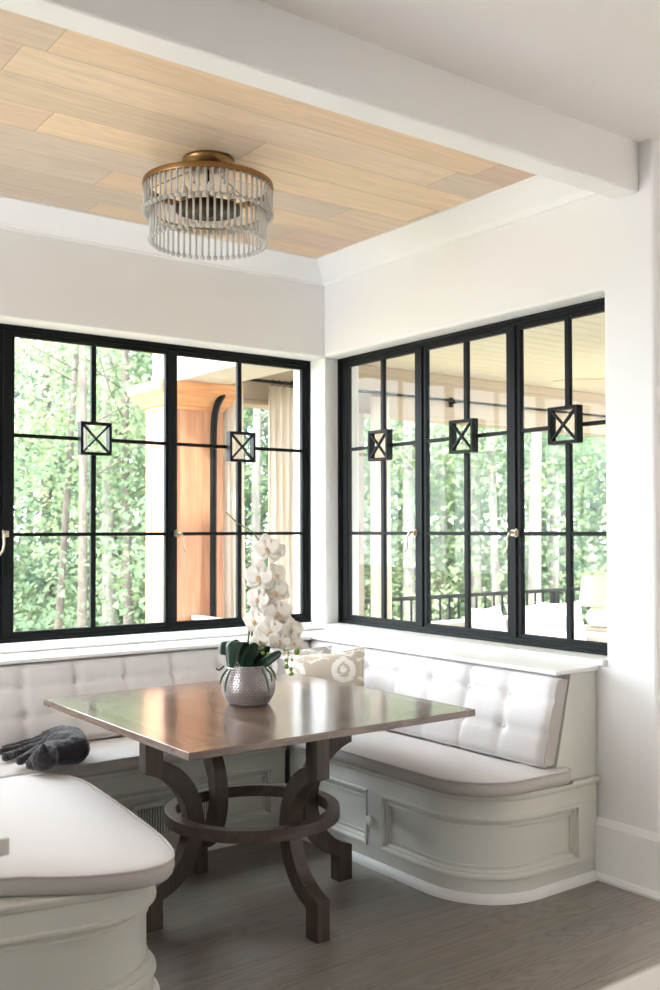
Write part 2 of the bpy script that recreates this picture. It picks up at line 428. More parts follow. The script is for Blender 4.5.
struct('floor', Box((LX-0.3, FY-0.3, -0.12), (RX+0.3, OY, 0)), 'floor')
def slab(fn, us, zs, holes, d0, d1):
    """one seamless wall with openings: us, zs cut it into cells, holes lists the (i, j) cells left out"""
    bm = bmesh.new(); V = {}
    def v(i, j, k):
        if (i, j, k) not in V: V[(i, j, k)] = bm.verts.new(fn(us[i], (d0, d1)[k], zs[j]))
        return V[(i, j, k)]
    full = lambda i, j: 0 <= i < len(us)-1 and 0 <= j < len(zs)-1 and (i, j) not in holes
    for i in range(len(us)-1):
        for j in range(len(zs)-1):
            if not full(i, j): continue
            for k in (0, 1): bm.faces.new((v(i, j, k), v(i+1, j, k), v(i+1, j+1, k), v(i, j+1, k)))
            for di, dj, a, b in ((-1, 0, (i, j), (i, j+1)), (1, 0, (i+1, j), (i+1, j+1)), (0, -1, (i, j), (i+1, j)), (0, 1, (i, j+1), (i+1, j+1))):
                if not full(i+di, j+dj): bm.faces.new((v(*a, 0), v(*b, 0), v(*b, 1), v(*a, 1)))
    return bm
struct('wall_back', slab(lambda u, d, z: (u, d, z), [LX-0.3, 0.68, 3.352, OX], [0, 0.872, ZT, 3.3], [(1, 1), (2, 1)], WY, OY), 'wall', 0.008)
struct('wall_right', slab(lambda u, d, z: (d, u, z), [WE, 2.604, WY], [0, 0.872, ZT, 3.3], [(1, 1)], WX, OX), 'wall', 0.014)
struct('wall_corner', Box((3.352, WY+0.012, 0.872), (3.60, OY, ZT)), 'wall', 0.008)
bm = bmesh.new(); box(bm, (OX, WE, 0), (RX+0.3, WE+0.3, 3.3))
struct('wall_right_return', bm, 'wall')
bm = bmesh.new(); box(bm, (RX, FY, 0), (RX+0.3, WE, 3.3)); struct('wall_right_far', bm, 'wall')
struct('wall_left', Box((LX-0.3, FY, 0), (LX, WY, 3.3)), 'wall')
struct('wall_front', Box((LX-0.3, FY-0.3, 0), (RX+0.3, FY, 3.3)), 'wall')
struct('ceiling', Box((LX, FY, MC), (RX, 2.425, MC+0.1)), 'ceil')
struct('ceiling_nook', Box((LX, 2.5, NC), (WX, WY, NC+0.08)), 'oak')
struct('ceiling_beam', Box((LX, 2.425, 2.776), (WX, 2.542, 3.05)), 'trim', 0.01)
struct('roof', Box((LX-2.6, FY-1.0, 3.3), (OX+0.4, OY+0.3, 3.42)), 'roof')  # unseen slab added to block the sun, left overhang deepened for shade
# crown moulding: a plain cove with a fillet below
CR = [(0, 2.826), (0.012, 2.826), (0.014, 2.838), (0.03, 2.852), (0.07, 2.876), (0.11, 2.9), (0.142, 2.917), (0.155, 2.922), (0.155, 2.932), (0, 2.932)]
bm = bmesh.new(); sweep(bm, [((LX, WY), (0, -1)), ((WX, WY), (-1, -1)), ((WX, 2.543), (-1, 0))], CR)
struct('trim_1', bm, 'trim')
# window stools (sills) with a small nosing
SP = [(-0.20, 0.868), (0.012, 0.868), (0.020, 0.874), (0.022, 0.884), (0.018, 0.894), (-0.20, 0.897)]
bm = bmesh.new(); sweep(bm, [((0.5, WY), (0, -1)), ((WX, WY), (-1, -1)), ((WX, 2.606), (-1, 0))], SP)
struct('trim_2', bm, 'trim')
# baseboard on the nook's right wall, wrapping its end
BP = [(0, 0), (0.036, 0), (0.038, 0.012), (0.032, 0.026), (0.024, 0.03), (0.022, 0.222), (0.014, 0.236), (0.006, 0.247), (0, 0.248)]
bm = bmesh.new(); sweep(bm, [((WX, 2.648), (-1, 0)), ((WX, WE), (-1, -1)), ((RX, WE), (0, -1))], BP)
struct('baseboard_right', bm, 'trim')

# ------------------------------------------------------------------ windows
def window(name, fn, u0, u1, sashes, muntins, hand, frame_d=(0.0, 0.09)):
    """fn(u, d, z) -> world, d grows outwards"""
    def bx(bm, a, b):
        vs = box(bm, (0, 0, 0), (1, 1, 1))
        for v in vs:
            t = v.co.copy(); v.co = fn(*[a[i]+(b[i]-a[i])*t[i] for i in range(3)])
    w = empty(name, fn(u0, 0, ZB), kind='structure')
    bm = bmesh.new()
    bx(bm, (u0, 0, ZB), (u0+0.036, 0.055, ZT)); bx(bm, (u1-0.036, 0, ZB), (u1, 0.055, ZT))
    bx(bm, (u0+0.036, 0, ZB), (u1-0.036, 0.055, ZB+0.03)); bx(bm, (u0+0.036, 0, ZT-0.03), (u1-0.036, 0.055, ZT))
    for a, b in zip(sashes, sashes[1:]):
        c = (a[1]+b[0])/2; bx(bm, (c-0.018, 0, ZB+0.03), (c+0.018, 0.05, ZT-0.03))
    # an outer bead round the frame
    bx(bm, (u0, -0.012, ZB), (u0+0.02, 0, ZT)); bx(bm, (u1-0.02, -0.012, ZB), (u1, 0, ZT)); bx(bm, (u0+0.02, -0.012, ZT-0.016), (u1-0.02, 0, ZT)); bx(bm, (u0+0.02, -0.012, ZB), (u1-0.02, 0, ZB+0.014))
    obj('window_frame', bm, 'black', w, bevel=0.003)
    for i, (g0, g1) in enumerate(sashes):
        st = 0.022; zb, zt = 0.945, 2.368
        sh = bmesh.new()
        bx(sh, (g0-st, 0.008, zb-0.02), (g0, 0.036, zt+0.024)); bx(sh, (g1, 0.008, zb-0.02), (g1+st, 0.036, zt+0.024))
        bx(sh, (g0, 0.008, zb-0.02), (g1, 0.036, zb)); bx(sh, (g0, 0.008, zt), (g1, 0.036, zt+0.024))
        s = obj('sash', sh, 'black', w, bevel=0.003)
        m = muntins[i]; bm = bmesh.new()
        bx(bm, (m-0.0135, 0.010, zb), (m+0.0135, 0.032, 1.811)); bx(bm, (m-0.0135, 0.010, 1.977), (m+0.0135, 0.032, zt))
        for z, hw in ((1.892, 0.083), (1.412, 0.0135)):
            bx(bm, (g0, 0.011, z-0.009), (m-hw, 0.032, z+0.009)); bx(bm, (m+hw, 0.011, z-0.009), (g1, 0.032, z+0.009))
        obj('muntin', bm, 'black', s, bevel=0.002)
        obj('glass_pane', (lambda b: (bx(b, (g0, 0.018, zb), (g1, 0.023, zt)), b)[1])(bmesh.new()), 'pane', s)
        bm = bmesh.new(); h = 0.083; zc = 1.894; t = 0.014
        bx(bm, (m-h, -0.026, zc-h), (m-h+t, 0.016, zc+h)); bx(bm, (m+h-t, -0.026, zc-h), (m+h, 0.016, zc+h))
        bx(bm, (m-h+t, -0.026, zc-h), (m+h-t, 0.016, zc-h+t)); bx(bm, (m-h+t, -0.026, zc+h-t), (m+h-t, 0.016, zc+h))
        k = h-t
        for sg in (1, -1):
            q = 0.0065
            prism(bm, [(-k, -k*sg-q), (-k, -k*sg+q), (k, k*sg+q), (k, k*sg-q)], lambda u, v, d: fn(m+u, d, zc+v), -0.024+0.001*sg, -0.008)
        obj('cross_ornament', bm, 'black', s, bevel=0.0015)
        if hand[i] is not None:
            hu, sgn = hand[i]
            bm = bmesh.new()
            bx(bm, (hu-0.009, 0.0, 1.395), (hu+0.009, 0.012, 1.435)); bx(bm, (hu-0.013, -0.014, 1.40), (hu+0.013, 0.0, 1.43))
            bx(bm, (hu+sgn*0.012-0.009, -0.005, 1.40), (hu+sgn*0.012+0.009, 0.012, 1.43))
            pts = [(0, -0.012, 1.42), (0.006, -0.03, 1.415), (0.014, -0.036, 1.395), (0.013, -0.036, 1.365), (0.018, -0.036, 1.338), (0.034, -0.036, 1.316)]
            tube(bm, [fn(hu-sgn*a, d, z) for a, d, z in pts], [0.007, 0.007, 0.0055, 0.005, 0.0055, 0.006], 8)
            obj('window_handle', bm, 'nickel', s, bevel=0.0015)
    return w
window('window_1', lambda u, d, z: Vector((u, 4.729+d, z)), 0.682, 3.362, [(0.738, 1.54), (1.616, 2.423), (2.493, 3.306)], [1.14, 2.021, 2.882], [None, (1.567, 1), (2.49, -1)])
window('window_2', lambda u, d, z: Vector((3.456+d, u, z)), 2.54, 4.578, [(2.609, 3.184), (3.273, 3.837), (3.927, 4.502)], [2.908, 3.55, 4.20], [None, (3.215, -1), (3.925, -1)])


# ------------------------------------------------------------------ the built-in benches
def seat_outline(path, off, extra):
    return [(p[0]+n[0]*off, p[1]+n[1]*off) for p, n in path]+extra
def flat(bm, poly, z0, z1):
    prism(bm, poly, lambda u, v, d: Vector((u, v, d)), z0, z1)
def bench(name, label, path, panels, back_poly, root, cap0=0.0):
    """panels: arc-length ranges of the recessed panels along the curved front"""
    b = empty(name, (root[0], root[1], 0), label, 'bench')
    L = plen(path)[-1]
    bm = bmesh.new()
    sweep(bm, path, [(-0.05, 0), (-0.022, 0), (-0.022, 0.40), (-0.05, 0.40)])
    smooth_angle(obj('panel', bm, 'bench', b))
    bm = bmesh.new()
    sweep(bm, path, [(0, 0), (0, 0.090), (-0.002, 0.092), (-0.022, 0.092), (-0.022, 0)])
    sweep(bm, path, [(-0.022, 0.318), (-0.002, 0.318), (0, 0.320), (0, 0.40), (-0.022, 0.40)])
    s = 0.0
    for a, c in panels+[(L, L)]:
        if a-s > 0.005: sweep(bm, sub(path, s, a), [(-0.022, 0.092), (0, 0.092), (0, 0.318), (-0.022, 0.318)])
        s = c
    smooth_angle(obj('face_frame', bm, 'bench', b))
    for a, c in panels:
        bm = bmesh.new(); pp = sub(path, a, c)
        top = [(-0.022, 0.276), (-0.014, 0.276), (-0.014, 0.282), (-0.018, 0.284), (-0.018, 0.291), (-0.006, 0.299), (-0.006, 0.303), (0.002, 0.305), (0.008, 0.311), (0.009, 0.320), (0.004, 0.324), (-0.022, 0.324)]
        sweep(bm, pp, top)
        sweep(bm, pp, [(o, 0.410-z) for o, z in top])
        for w0, w1, o, z0, z1 in ((0, 0.014, 0.007, 0.09, 0.32), (0.014, 0.026, -0.006, 0.108, 0.302), (0.028, 0.040, -0.014, 0.126, 0.284)):
            for s0, s1 in ((a+w0, a+w1), (c-w1, c-w0)): sweep(bm, sub(path, s0, s1), [(-0.022, z0), (o, z0), (o, z1), (-0.022, z1)])
        smooth_angle(obj('panel_moulding', bm, 'bench', b))
    bm = bmesh.new(); sweep(bm, path, [(0, 0), (0.022, 0), (0.021, 0.014), (0.014, 0.026), (0.004, 0.033), (0, 0.034)])
    smooth_angle(obj('shoe_moulding', bm, 'trim', b), 50)
    bm = bmesh.new(); flat(bm, seat_outline(path, 0.020, back_poly), 0.402, 0.418)
    obj('seat_board', bm, 'bench', b, bevel=0.004)
    bm = bmesh.new(); sweep(bm, path, [(0, 0.386), (0.008, 0.388), (0.012, 0.396), (0.012, 0.402), (0, 0.402)])
    smooth_angle(obj('bead', bm, 'bench', b), 50)
    return b
# right-hand bench
pathR = rpath([(2.665, 3.925), (2.665, 2.65), (3.325, 2.65)], [0, 0.29, 0])
LR = plen(pathR)[-1]
bR = bench('corner_bench', 'white painted built-in bench under the right window with a round knob and curved panelled end', pathR, [(0.09, 0.589), (0.683, LR-0.107)], [(3.325, 3.93), (3.325, 4.32), (2.665, 4.32), (2.665, 3.93)], (2.665, 3.0))
bm = bmesh.new()
lathe(bm, [(0.0, 0), (0.010, 0), (0.010, 0.012), (0.022, 0.015), (0.0265, 0.021), (0.0265, 0.027), (0.021, 0.032), (0.0, 0.034)], (0, 0, 0), 20, False)
bmesh.ops.remove_doubles(bm, verts=bm.verts, dist=1e-5)
bm.transform(Matrix.Translation((2.667, 3.292, 0.2)) @ Matrix.Rotation(R(-90), 4, 'Y'))
smooth_angle(obj('knob', bm, 'bench', bR), 40)
WB = 0.0
def backrest(b, ax, u0, u1, W, endcap=False):
    """sloped board behind the cushion and the ledge over it, measured as offsets from the wall at W"""
    def fn(o, z, u): return Vector((W-o, u, z)) if ax == 'x' else Vector((u, W-o, z))
    bm = bmesh.new(); prism(bm, [(0.2655, 0.4185), (0.012, 0.4185), (0.012, 0.849), (0.1615, 0.849)], fn, u0, u1)
    obj('backrest_board', bm, 'bench', b, bevel=0.002)
    if endcap:
        bm = bmesh.new(); prism(bm, [(0.2655, 0.4185), (0.003, 0.4185), (0.003, 0.849), (0.1615, 0.849)], fn, u0-0.018, u0-0.0003)
        obj('end_panel', bm, 'bench', b, bevel=0.003)
backrest(bR, 'x', 2.672, 4.395, WX, True)
bm = bmesh.new(); box(bm, (3.07, 2.638, 0.8495), (3.3335, 4.56, 0.8675)); obj('ledge', bm, 'trim', bR, bevel=0.005, segs=3)
# back bench
pathB = rpath([(1.52, 3.93), (2.638, 3.93)], [0, 0])
bB = bench('window_bench', 'white painted built-in bench under the back window with a slotted air vent', pathB, [(0.16, 1.05)], [(2.640, 4.30), (0.62, 4.30), (0.62, 3.97), (1.48, 3.97)], (2.0, 3.93))
bm = bmesh.new(); prism(bm, [(0.271, 0.4185), (0.012, 0.4185), (0.012, 0.849), (0.163, 0.849)], lambda o, z, u: Vector((u, WY-o, z)), 0.64, 2.985)
obj('backrest_board', bm, 'bench', bB, bevel=0.002)
bm = bmesh.new(); box(bm, (0.62, 4.305, 0.8495), (3.069, 4.56, 0.8675)); obj('ledge', bm, 'trim', bB, bevel=0.005, segs=3)
vt = obj('vent_grille', Box((1.858, 3.926, 0.098), (2.232, 3.944, 0.25)), 'vent_black', bB); vt['label'] = 'dark slotted air vent with white bars'
bm = bmesh.new()
for k in range(28):
    u = 1.872+k*0.01275
    box(bm, (u, 3.918, 0.112), (u+0.0055, 3.926, 0.236))
for a, c in (((1.85, 3.915, 0.09), (2.24, 3.9265, 0.112)), ((1.85, 3.915, 0.236), (2.24, 3.9265, 0.258)), ((1.85, 3.915, 0.112), (1.868, 3.9265, 0.236)), ((2.224, 3.915, 0.112), (2.24, 3.9265, 0.236))): box(bm, a, c)
obj('vent_slats', bm, 'bench', vt)
# left bench, set a little askew
pathL = rpath([(1.515, 3.90), (1.392, 2.612), (0.63, 2.765)], [0, 0.25, 0], side=-1)
LL = plen(pathL)[-1]
bL = bench('end_bench', 'white painted built-in bench nearest the camera with a curved panelled end', pathL, [(0.30, LL-0.1)], [(0.63, 3.90)], (1.2, 3.0))
# capped half wall behind the left bench
bm = bmesh.new(); box(bm, (0.38, 1.87, 0), (0.585, 3.92, 0.832)); struct('wall_half', bm, 'wall')
bm = bmesh.new(); box(bm, (0.345, 1.834, 0.832), (0.622, 3.94, 0.865)); struct('trim_3', bm, 'bench', 0.004)

# ------------------------------------------------------------------ cushions
def seat_cushion(name, label, outline, z0=0.4195, zp=0.474, dome=0.016, spine=None):
    """a boxed pad: grey side band, piped upper and lower edge, softly domed top"""
    P = [Vector((x, y)) for x, y in outline]
    n = len(P); c = sum(P, Vector((0, 0)))/n
    A, B = Vector(spine[0]), Vector(spine[1])
    def sp(p):
        t = max(0, min(1, (p-A).dot(B-A)/(B-A).length_squared)); return A+(B-A)*t
    nr = []
    for i in range(n):
        d = (P[(i+1) % n]-P[i-1]).normalized(); nr.append(Vector((d.y, -d.x)))
    area = sum(P[i].x*P[(i+1) % n].y-P[(i+1) % n].x*P[i].y for i in range(n))
    if area < 0: nr = [-v for v in nr]
    root = empty(name, (c.x, c.y, z0), label, 'cushion', 'seat cushions on the benches')
    def ring(bm, off, z, t=0.0, wob=0.0):
        out = []
        for i in range(n):
            p = P[i]+nr[i]*off; p = p.lerp(sp(P[i]), t)
            out.append(bm.verts.new((p.x, p.y, z+(noise.noise((p.x*6, p.y*6, 3.1))*wob))))
        return out
    def skin(bm, rs, cap0=False, cap1=False):
        for a, b in zip(rs, rs[1:]):
            for i in range(n): bm.faces.new((a[i], a[(i+1) % n], b[(i+1) % n], b[i]))
        if cap0: bm.faces.new(rs[0][::-1])
        if cap1: bm.faces.new(rs[-1])
    bm = bmesh.new()
    skin(bm, [ring(bm, -0.03, z0), ring(bm, -0.010, z0+0.001), ring(bm, -0.001, z0+0.012), ring(bm, 0.004, z0+0.028), ring(bm, 0.003, zp-0.008), ring(bm, -0.002, zp), ring(bm, -0.014, zp)], True, True)
    o = smooth_angle(obj('side_band', bm, 'linen_grey', root), 60); o['label'] = 'grey linen side band'
    bm = bmesh.new()
    rs = [ring(bm, -0.002, zp-0.001), ring(bm, -0.012, zp+0.004)]
    for t in (0.06, 0.12, 0.2, 0.3, 0.42, 0.56, 0.7, 0.84, 0.95): rs.append(ring(bm, -0.012, zp+0.004+dome*(1-(1-min(1, t*1.5))**2) if t*1.5 < 1 else zp+0.004+dome, t, 0.0025))
    skin(bm, rs, False, True)
    smooth_angle(obj('top_cover', bm, 'linen', root), 60)
    bm = bmesh.new()
    tube(bm, [(P[i].x+nr[i].x*0.001, P[i].y+nr[i].y*0.001, zp+0.001) for i in range(n)], 0.0038, 6, closed=True)
    obj('piping', bm, 'piping', root, smooth=True)
    return root
def rpoly(pts, radii, seg=10, step=0.05):
    n = len(pts); P = [Vector(p) for p in pts]; out = []
    for i in range(n):
        p = P[i]; d0 = (p-P[i-1]).normalized(); d1 = (P[(i+1) % n]-p).normalized(); r_ = radii[i]
        ang = d0.angle(d1); t = r_*math.tan(ang/2); a = p-d0*t
        turn = 1 if d0.x*d1.y-d0.y*d1.x > 0 else -1
        c = a+Vector((-d0.y, d0.x))*turn*r_
        for k in range(seg+1):
            th = ang*k/seg*turn; v = a-c
            out.append(c+Vector((v.x*math.cos(th)-v.y*math.sin(th), v.x*math.sin(th)+v.y*math.cos(th))))
    den = []
    for i in range(len(out)):
        a, b = out[i], out[(i+1) % len(out)]; k = max(1, int((b-a).length/step))
        for j in range(k): den.append(tuple(a.lerp(b, j/k)))
    return den
def chaikin(pts, it=2):
    for _ in range(it):
        q = []
        for i in range(len(pts)):
            a, b = Vector(pts[i]), Vector(pts[(i+1) % len(pts)])
            q += [tuple(a*0.75+b*0.25), tuple(a*0.25+b*0.75)]
        pts = q
    return pts
seat_cushion('seat_cushion', 'long white piped seat cushion on the right bench with a rounded near corner', rpoly([(2.605, 4.27), (2.608, 2.625), (3.135, 2.608), (3.135, 2.643), (3.05, 2.645), (3.05, 4.27)], [0.03, 0.25, 0.03, 0.008, 0.008, 0.03]), spine=((2.835, 2.9), (2.835, 4.1)))
seat_cushion('seat_cushion', 'white seat cushion under the back window that the cat sleeps on', rpoly([(0.66, 3.868), (2.592, 3.868), (2.592, 4.27), (0.66, 4.27)], [0.03, 0.03, 0.03, 0.03]), spine=((0.9, 4.07), (2.4, 4.07)))
seat_cushion('seat_cushion', 'white seat cushion on the bench nearest the camera', chaikin([(0.645, 2.80), (0.80, 2.775), (0.93, 2.742), (1.05, 2.650), (1.143, 2.598), (1.272, 2.566), (1.36, 2.600), (1.405, 2.70), (1.432, 2.828), (1.456, 3.023), (1.478, 3.229), (1.498, 3.445), (1.508, 3.60), (1.495, 3.72), (1.455, 3.815), (1.37, 3.848), (1.2, 3.852), (0.9, 3.852), (0.645, 3.852)], 2), spine=((1.05, 2.95), (1.07, 3.6)))

def back_cushion(name, label, fn, u0, u1, cols, rows=(0.36, 0.735), grow=0.0):
    """fn(off, z, u): tufted pad leaning on the sloped board"""
    z0, z1 = 0.4955, 0.840
    root = empty(name, fn(0.30, z0, (u0+u1)/2), label, 'cushion', 'tufted back cushions under the windows')
    nu = int((u1-u0)/0.016); nt = 26
    def base(t): return 0.334+(0.243-0.334)*t, z0+(z1-z0)*t
    H = z1-z0
    def disp(u, t):
        e = min((u-u0), (u1-u))
        ez = min(t, 1-t)*H
        edge = -0.020*math.exp(-max(0, e)/0.014)-0.018*math.exp(-max(0, ez)/0.014)
        dv = min(abs(u-c) for c in cols); dh = min(abs(t-r_) for r_ in rows)*H
        s = 1.0*math.exp(-dv/0.013)+0.75*math.exp(-dh/0.013)
        bt = min(math.hypot(u-c, (t-r_)*H) for c in cols for r_ in rows)
        puck = 0.0018*math.sin(dv*160)*math.exp(-dh/0.05)
        return 0.016+edge-0.015*min(1.15, s)-0.015*math.exp(-(bt/0.022)**2)+noise.noise((u*9, t*4, 1.7))*0.002+puck
    th = 0.064
    bm = bmesh.new()
    nx, nz = H/math.hypot(H, 0.091), 0.091/math.hypot(H, 0.091)
    F = [[None]*(nt+1) for _ in range(nu+1)]
    for i in range(nu+1):
        u = u0+(u1-u0)*i/nu
        for j in range(nt+1):
            t = j/nt; o, z = base(t); d = disp(u, t); us = u+grow*t*(i/nu)**8
            F[i][j] = bm.verts.new(fn(o+d*nx, z+d*nz, us))
    for i in range(nu):
        for j in range(nt): bm.faces.new((F[i][j], F[i+1][j], F[i+1][j+1], F[i][j+1]))
    obj('pad', bm, 'linen', root, smooth=True)
    bm = bmesh.new()
    loop = [(i, 0) for i in range(nu)]+[(nu, j) for j in range(nt)]+[(i, nt) for i in range(nu, 0, -1)]+[(0, j) for j in range(nt, 0, -1)]
    def pos(i, j, d):
        t = j/nt; o, z = base(t); u = u0+(u1-u0)*i/nu+grow*t*(i/nu)**8
        return fn(o+d*nx, max(z+d*nz, z0-0.0003), u)
    a = [bm.verts.new(pos(i, j, disp(u0+(u1-u0)*i/nu, j/nt))) for i, j in loop]
    b = [bm.verts.new(pos(i, j, -th)) for i, j in loop]
    for k in range(len(loop)):
        q = (k+1) % len(loop); bm.faces.new((a[k], a[q], b[q], b[k]))
    bm.faces.new(b)
    o = smooth_angle(obj('side_band', bm, 'linen_grey', root), 60); o['label'] = 'grey linen side band'
    bm = bmesh.new(); tube(bm, [pos(i, j, disp(u0+(u1-u0)*i/nu, j/nt)+0.001) for i, j in loop], 0.0035, 6, closed=True)
    obj('piping', bm, 'piping', root, smooth=True)
    for c in cols:
        for r_ in rows:
            o, z = base(r_); d = disp(c, r_)+0.004
            bm = bmesh.new(); m = Matrix.Translation(fn(o+d*nx, z+d*nz, c))
            ax = (fn(1, 0, 0)-fn(0, 0, 0)).normalized(); ax = (ax*nx+Vector((0, 0, nz))).normalized()
            q = Vector((0, 0, 1)).rotation_difference(ax).to_matrix().to_4x4()
            bmesh.ops.create_uvsphere(bm, u_segments=12, v_segments=6, radius=1, matrix=m @ q @ Matrix.Diagonal((0.0115, 0.0115, 0.005, 1)))
            obj('button', bm, 'linen', root, smooth=True)
    return root
back_cushion('back_cushion', 'white button-tufted back cushion along the right bench', lambda o, z, u: Vector((WX-o, u, z)), 2.652, 4.385, [2.90+0.234*k for k in range(6)])
back_cushion('back_cushion', 'white button-tufted back cushion under the back window behind the cat', lambda o, z, u: Vector((u, WY-o, z)), 0.70, 2.985, [1.4995-0.2432*3+0.2432*k for k in range(9)][1:], grow=0.075)

# ------------------------------------------------------------------ dining table
TX, TY, TH = 2.046, 3.270, 0.603
tb = empty('dining_table', (TX, TY, 0), 'square dark wood dining table with four curved legs tied by a ring', 'table')
bm = Box((TX-TH, TY-TH, 0.735), (TX+TH, TY+TH, 0.76)); obj('table_top', bm, 'table', tb, bevel=0.002)
def arc(c, r_, a0, a1, n=10): return [(c[0]+r_*math.cos(R(a0+(a1-a0)*k/n)), c[1]+r_*math.sin(R(a0+(a1-a0)*k/n))) for k in range(n+1)]
def leg_profile():
    """outline in (radius, height): foot block, inward bow, top block"""
    ro, ri, wt = 0.464, 0.394, 0.292    # outer face, inner face, outer face at the waist
    zw, z1, z2 = 0.350, 0.142, 0.560
    def bow(r_end, z_end, r_w, n=12):
        # smooth curve from (r_w, zw) to (r_end, z_end), vertical at the waist and ~45 degrees at the block
        out = []
        for k in range(n+1):
            t = k/n; out.append((r_w+(r_end-r_w)*(1-math.cos(t*PI*0.42))/(1-math.cos(PI*0.42)), zw+(z_end-zw)*math.sin(t*PI*0.42)/math.sin(PI*0.42)))
        return out
    outer_low = bow(ro, z1+0.0, wt)[::-1]
    outer_up = bow(ro, z2, wt)
    inner_up = bow(ri, z2+0.038, wt-0.066)[::-1]
    inner_low = bow(ri, z1-0.038, wt-0.066)
    return [(ri, 0), (ro, 0)]+outer_low+outer_up[1:]+[(ro, 0.735), (ri, 0.735)]+inner_up+inner_low[1:]
LP = leg_profile()
for k in range(4):
    d = Vector((math.cos(k*PI/2), math.sin(k*PI/2), 0)); s_ = Vector((-d.y, d.x, 0))
    bm = bmesh.new(); prism(bm, LP, lambda u, v, w: Vector((TX, TY, 0))+d*u+s_*w+Vector((0, 0, v)), -0.028, 0.028)
    obj('leg', bm, 'leg', tb, bevel=0.003)
bm = bmesh.new()
ring = [((TX+0.3*math.cos(2*PI*k/64), TY+0.3*math.sin(2*PI*k/64)), (math.cos(2*PI*k/64), math.sin(2*PI*k/64))) for k in range(64)]
sweep(bm, ring, [(-0.0085, 0.327), (0.036, 0.327), (0.036, 0.372), (-0.0085, 0.372)], closed=True)
obj('ring_stretcher', bm, 'ring', tb, bevel=0.003)

# ------------------------------------------------------------------ chandelier
CX, CYY = 1.975, 3.49
ch = empty('ceiling_light', (CX, CYY, 2.58), 'round brass ceiling light with two tiers of hanging glass rods', 'ceiling light')
bm = bmesh.new(); lathe(bm, [(0.0, 2.9295), (0.102, 2.9295), (0.106, 2.922), (0.100, 2.910), (0.082, 2.898), (0.05, 2.890), (0.0, 2.885)][::-1], (CX, CYY, 0), 40, False)
bmesh.ops.remove_doubles(bm, verts=bm.verts, dist=1e-5); obj('canopy', bm, 'brass', ch, smooth=True)
def ringpath(r_, n=72): return [((CX+r_*math.cos(2*PI*k/n), CYY+r_*math.sin(2*PI*k/n)), (math.cos(2*PI*k/n), math.sin(2*PI*k/n))) for k in range(n)]
bm = bmesh.new(); sweep(bm, ringpath(0.258), [(-0.012, 2.806), (0.004, 2.806), (0.006, 2.814), (0.004, 2.828), (-0.012, 2.828)], closed=True)
smooth_angle(obj('brass_ring', bm, 'brass', ch), 40)
bm = bmesh.new(); tube(bm, [(CX, CYY, 2.905), (CX, CYY, 2.70)], 0.0045, 10); obj('stem', bm, 'dark_bronze', ch, smooth=True)
bm = bmesh.new()
for k in range(3):
    a = k*2*PI/3+0.3; tube(bm, [(CX+0.03*math.cos(a), CYY+0.03*math.sin(a), 2.902), (CX+0.25*math.cos(a), CYY+0.25*math.sin(a), 2.818)], 0.0025, 6)
obj('support_arm', bm, 'brass', ch)
bm = bmesh.new(); sweep(bm, ringpath(0.232), [(-0.006, 2.713), (0.003, 2.713), (0.003, 2.721), (-0.006, 2.721)], closed=True); obj('inner_ring', bm, 'nickel', ch)
bm = bmesh.new()
lathe(bm, [(0.0, 2.738), (0.05, 2.738), (0.135, 2.732), (0.138, 2.722), (0.05, 2.716), (0.02, 2.70), (0.0, 2.69)][::-1], (CX, CYY, 0), 36, False)
bmesh.ops.remove_doubles(bm, verts=bm.verts, dist=1e-5); obj('lamp_plate', bm, 'dark_bronze', ch, smooth=True)
for k in range(5):
    a = k*2*PI/5+0.5; p = Vector((CX+0.1*math.cos(a), CYY+0.1*math.sin(a), 0))
    bm = bmesh.new(); lathe(bm, [(0.012, 2.735), (0.014, 2.757), (0.011, 2.762)], p, 12); s_ = obj('bulb_socket', bm, 'brass', ch, smooth=True)
    bm = bmesh.new(); lathe(bm, [(0.008, 2.7625), (0.0145, 2.777), (0.0145, 2.79), (0.006, 2.806), (0.001, 2.81)], p, 12); obj('bulb', bm, 'ceramic', s_, smooth=True)
def rod_mesh(L):
    bm = bmesh.new()
    tube(bm, [(0, 0, 0), (0, 0, -L)], 0.0046, 8)
    ball(bm, (0, 0, -L-0.005), 0.0105, 10, 8); ball(bm, (0, 0, -0.004), 0.006, 8, 6)
    me = bpy.data.meshes.new('glass_rod'); bmesh.ops.recalc_face_normals(bm, faces=bm.faces); bm.to_mesh(me); bm.free()
    me.polygons.foreach_set('use_smooth', [True]*len(me.polygons)); me.materials.append(MT['crystal']); return me
rods = []
for n, r_, zt, zb in ((58, 0.256, 2.806, 2.712), (54, 0.231, 2.714, 2.598)):
    me = rod_mesh(zt-zb)
    for k in range(n):
        a = 2*PI*k/n+r_; p = Vector((CX+r_*math.cos(a), CYY+r_*math.sin(a), zt)); rods.append((p.x*FW.x+p.y*FW.y, p, me))
rods.sort(key=lambda q: q[0])
for _, p, me in rods[:100]:
    o = bpy.data.objects.new('glass_rod', me); COL.objects.link(o); o.parent = ch; o.location = p-ch.location
bm = bmesh.new()
for _, p, me in rods[100:]:
    b2 = bmesh.new(); b2.from_mesh(me); b2.transform(Matrix.Translation(p)); m2 = bpy.data.meshes.new('tmp'); b2.to_mesh(m2); b2.free(); bm.from_mesh(m2); bpy.data.meshes.remove(m2)
obj('far_glass_rods', bm, 'crystal', ch, smooth=True)['kind'] = 'stuff'
bm = bmesh.new(); 
for k in range(16):
    a = 2*PI*k/16; tube(bm, [(CX+0.075*math.cos(a), CYY+0.075*math.sin(a), 2.905), (CX+0.075*math.cos(a), CYY+0.075*math.sin(a), 2.855)], 0.003, 6); ball(bm, (CX+0.075*math.cos(a), CYY+0.075*math.sin(a), 2.85), 0.006, 8, 6)
obj('inner_crystal_ring', bm, 'crystal', ch, smooth=True)

